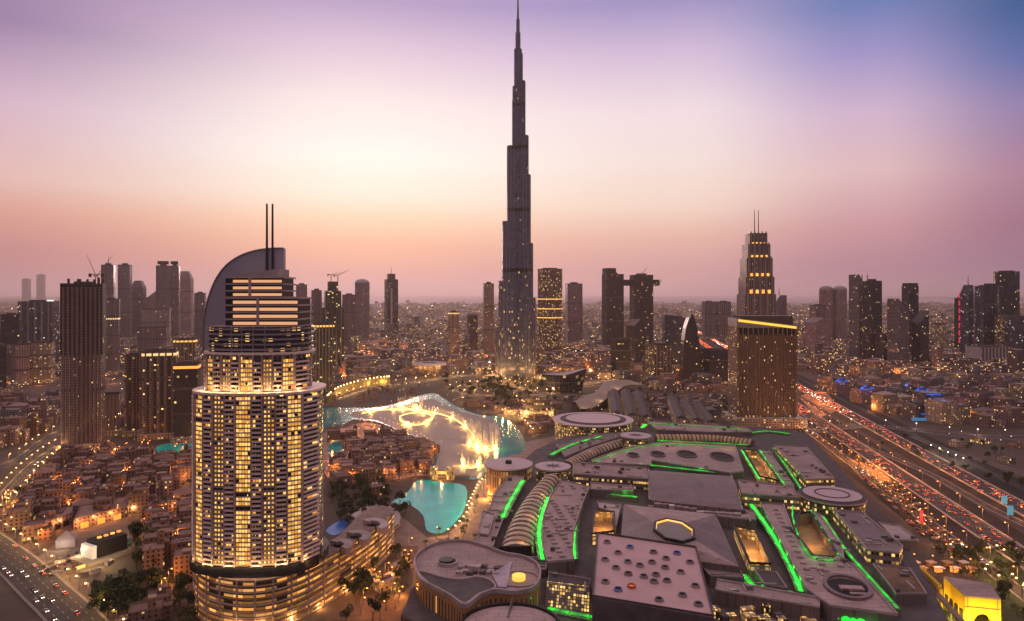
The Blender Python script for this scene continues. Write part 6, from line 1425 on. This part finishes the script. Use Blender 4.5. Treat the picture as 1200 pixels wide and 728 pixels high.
grove([(395,690),(440,655),(480,650),(476,720),(400,735)], 26, 0, 'dark tree in the garden in front of the hotel podium', 'podium garden trees', (.9,1.4), False)
grove([(405,555),(480,560),(505,556),(498,562),(455,566),(408,566)], 16, 1, 'palm on the lower shore of the island', 'island palms', (.9,1.2), False)
grove([(520,446),(590,446),(642,452),(655,475),(615,490),(560,476),(525,464)], 85, 0, 'tree on the lake square below the tall tower', 'lake square trees', (1.0,1.9), False)
grove([(500,632),(548,616),(560,580),(556,640),(530,660),(490,660)], 18, 1, 'palm on the promenade between lagoon and mall', 'promenade palms', (.8,1.1), False)
grove([(955,500),(990,520),(1075,600),(1060,610),(970,530)], 24, 1, 'palm in the car park strip beside the mall', 'car park palms', (.9,1.3), False)
for a, lab, o in ((R1, 'palm in the near row along the left boulevard', 13.5), (R1, 'palm in the far row along the left boulevard', -13.5)):
    for i in range(0, len(a)-1, 2):
        p, q = Vector(a[i]), Vector(a[i+1]); d = (q-p).normalized(); 
        if 380 < p.y < 1300 and -40 < 600+p.x*FOC/p.y: tree(p.x-d.y*o, p.y+d.x*o, 1, lab, 'boulevard palms', R.uniform(.9,1.3))

grove([(392,468),(440,456),(500,448),(498,456),(455,468),(400,476)], 30, 1, 'palm on the shore behind the fountain', 'fountain shore palms', (1.0,1.5), False)
grove([(170,690),(228,690),(228,740),(150,740)], 22, 0, 'dark tree at the left foot of the hotel podium', 'hotel foot trees', (.8,1.4), False)
grove([(700,452),(850,462),(855,496),(775,492)], 26, 0, 'tree among the service blocks behind the mall', 'service yard trees', (.9,1.5), False)
grove([(1000,515),(1060,515),(1215,525),(1215,600),(1120,560)], 26, 0, 'small tree on the sandy lot beyond the highway', 'sandy lot trees', (.7,1.2), False)
grove([(-5,590),(95,530),(230,528),(230,700),(190,690),(150,612),(95,605),(40,640)], 40, 0, 'small tree in a lane of the old quarter', 'old quarter trees', (.6,1.0), False)
# ---------------------------------------------------------------- traffic
PAINT = [('white', mat('car_white', (.34,.32,.31), .3, var=.03)), ('silver', mat('car_silver', (.18,.17,.18), .3, .5, var=.03)), ('black', mat('car_black', (.02,.02,.025), .25, var=.03)), ('red', mat('car_red', (.3,.03,.03), .3, var=.03))]
def car_body(L=4.6, W=1.85):
    pr = [(-L/2,.35),(-L/2,.85),(-L/2+.5,.98),(-L/2+1.0,1.45),(L/2-2.0,1.45),(L/2-1.2,.98),(L/2-.1,.8),(L/2,.35)]; b_ = MB()
    for s_ in (-1, 1): f = [(x, s_*W/2*(.86 if z > 1.2 else 1), z) for x, z in pr]; b_.face(f if s_ < 0 else f[::-1])
    for i in range(len(pr)):
        (x0, z0), (x1, z1) = pr[i-1], pr[i]; w0, w1 = (W/2*(.86 if z > 1.2 else 1) for z in (z0, z1)); b_.face([(x0,-w0,z0),(x0,w0,z0),(x1,w1,z1),(x1,-w1,z1)])
    return b_
cb_ = [car_body().mesh('body', m) for _, m in PAINT]
gl = MB()
for s_ in (-1, 1): gl.face([(-1.2,s_*.93,1.0),(1.0,s_*.93,1.0),(.2,s_*.83,1.4),(-1.0,s_*.83,1.4)])
gl.face([(1.15,-.8,1.02),(1.15,.8,1.02),(.36,.75,1.44),(.36,-.75,1.44)]).face([(-1.92,-.8,1.02),(-1.92,.8,1.02),(-1.38,.75,1.42),(-1.38,-.75,1.42)]); gl = gl.mesh('window', m_glass)
wh = MB()
for k in range(10): a, b = 2*math.pi*k/10, 2*math.pi*(k+1)/10; wh.face([(.33*math.cos(a),-.12,.33*math.sin(a)),(.33*math.cos(b),-.12,.33*math.sin(b)),(.33*math.cos(b),.12,.33*math.sin(b)),(.33*math.cos(a),.12,.33*math.sin(a))])
wh.face([(.33*math.cos(2*math.pi*k/10),-.12,.33*math.sin(2*math.pi*k/10)) for k in range(10)]); wh.face([(.33*math.cos(-2*math.pi*k/10),.12,.33*math.sin(-2*math.pi*k/10)) for k in range(10)]); wh = wh.mesh('wheel', m_black)
tlm = MB().box(0,0,.14,.55,-.14,.14).mesh('tail_lamp', g_red); hlm = MB().box(0,0,.14,.5,-.13,.13).mesh('head_lamp', g_head)
ncar = 0
def car(x, y, rot, lab, grp, full=True):
    global ncar
    ncar += 1; i = R.choice((0,0,1,1,2,3)); t = thing('parked_car' if 'parked' in lab else 'car', lab, 'car', (x, y, .55), grp); t.rotation_euler = (0,0,rot)
    def part(n_, me, p): o = bpy.data.objects.new(n_, me); COL.objects.link(o); o.parent = t; o.location = p
    part('body', cb_[i], (0,0,0))
    for s_ in (-.62, .62) if 'parked' not in lab else (): part('tail_lamp', tlm, (-2.34, s_, .72)); part('head_lamp', hlm, (2.3, s_, .66))
    if full:
        part('window', gl, (0,0,0))
        for a in (-1.4, 1.4):
            for s_ in (-.85, .85): part('wheel', wh, (a, s_, .33))
def traffic(c, fwd, y0, y1, n, lab, grp, off, full):
    USED.add(lab); d = Vector((.172,1,0)).normalized(); rot = math.atan2(d.y, d.x)+(0 if fwd else math.pi); slots = set()
    for _ in range(n*6):
        if len(slots) >= n: break
        y = y0*(y1/y0)**R.random(); l = R.randrange(len(off)); key = (int(y/9), l)
        if key in slots or 600+HWY(y,c)[0]*FOC/y > 1210: continue
        slots.add(key); car(HWY(y, c)[0]+off[l], y+R.uniform(-2,2), rot, lab, grp, full)
L7 = [-8.7,-5.2,-1.75,1.75,5.2,8.7]
traffic(298, True, 470, 1150, 125, 'car driving away with red tail lamps on the near highway carriageway', 'cars on the near carriageway', L7, True)
traffic(366, True, 560, 1150, 98, 'car driving away with red tail lamps on the far highway carriageway', 'cars on the far carriageway', L7, True)
traffic(262, False, 460, 1000, 15, 'car with white head lamps on the slip road next to the mall', 'cars on the slip road', [-2,2], True)
def road_cars(line, n, lab, grp, offs, y1=900):
    USED.add(lab); k = 0
    for _ in range(n*8):
        if k >= n: break
        i = R.randrange(len(line)-1); a, b = Vector(line[i]), Vector(line[i+1]); d = (b-a).normalized(); p = a+(b-a)*R.random(); o = R.choice(offs); p = p+Vector((-d.y, d.x))*o
        if p.y < 400 or not -10 < 600+p.x*FOC/p.y < 1210: continue
        car(p.x, p.y, math.atan2(d.y, d.x)+(math.pi if o > 0 else 0), lab, grp); k += 1
road_cars(R2, 22, 'car on the curved road at the lower left corner', 'cars on the curved road', [-9,-5,-2,3,7,10]); road_cars(R1, 22, 'car on the left boulevard', 'cars on the boulevard', [-6,-2.5,2.5,6]); road_cars(R3, 8, 'car on the dark cross road right of the highway', 'cars on the cross road', [-6,-2.5,2.5,6])
cl = 'parked car in the dark car park between mall and highway'; USED.add(cl)
for j in range(4):
    a, c = Vector(P(1004+j*13, 556+j*3)), Vector(P(1098+j*12, 650+j*3)); d = (c-a).normalized(); n = int((c-a).length/3)
    for k in range(n):
        if R.random() < .34:
            p = a+d*k*3+Vector((-d.y, d.x))*4
            if not any(inside(tuple(p), e) for e in (body,)): car(p.x, p.y, math.atan2(d.y, d.x)+1.57, cl, 'parked cars')
cl = 'parked car in the lit yard at the lower left'; USED.add(cl)
for i in range(13): x_, y_ = 52+i*3.1+R.uniform(-1,1), 664-i*1.2+(i % 3)*7; p = P(x_, y_); car(p[0], p[1], .5+R.choice((0,1.57)), cl, 'yard cars')
b_ = MB()
d = Vector((.172,1)).normalized()
for c in (298, 366):
    for i in range(900):
        y = 1150*(4.2**R.random()); x = HWY(y, c)[0]+R.choice(L7); s_ = max(1, y/1700)
        b_.box(x, y, 1.85*s_, 4.6*s_, .6, 2.0, -.17, 0); b_.box(x-.17*2.4*s_, y-2.45*s_, 1.6*s_, .2, 1.0, 1.0+.55*s_, -.17, 1 if c == 298 or R.random() < .8 else 2)
tag(b_.build('far_traffic', [PAINT[1][1], g_red, g_head]), 'dense distant traffic with red tail lamps on both carriageways', kind='stuff')
print('houses', nhouse, 'lamps', nl, 'cars', ncar, 'jets', nj, 'lights', sum(o.type == 'LIGHT' for o in SC.objects), 'objects', len(SC.objects))
# ---------------------------------------------------------------- haze
hb = MB().prism([(-70000,-3000),(70000,-3000),(70000,90000),(-70000,90000)], -1.0, 960.0, 0, 0, True)
m_haze = bpy.data.materials.new('haze_air'); m_haze.use_nodes = True; hn = m_haze.node_tree; hn.nodes.clear()
ho = N(hn, 'ShaderNodeOutputMaterial'); hv = N(hn, 'ShaderNodeVolumePrincipled'); hn.links.new(hv.outputs[0], ho.inputs['Volume'])
hv.inputs['Color'].default_value = (1, .86, .84, 1); hv.inputs['Density'].default_value = 0.000031; hv.inputs['Anisotropy'].default_value = .55
try: m_haze.cycles.homogeneous_volume = True
except Exception: pass
tag(hb.build('haze', m_haze), kind='stuff')
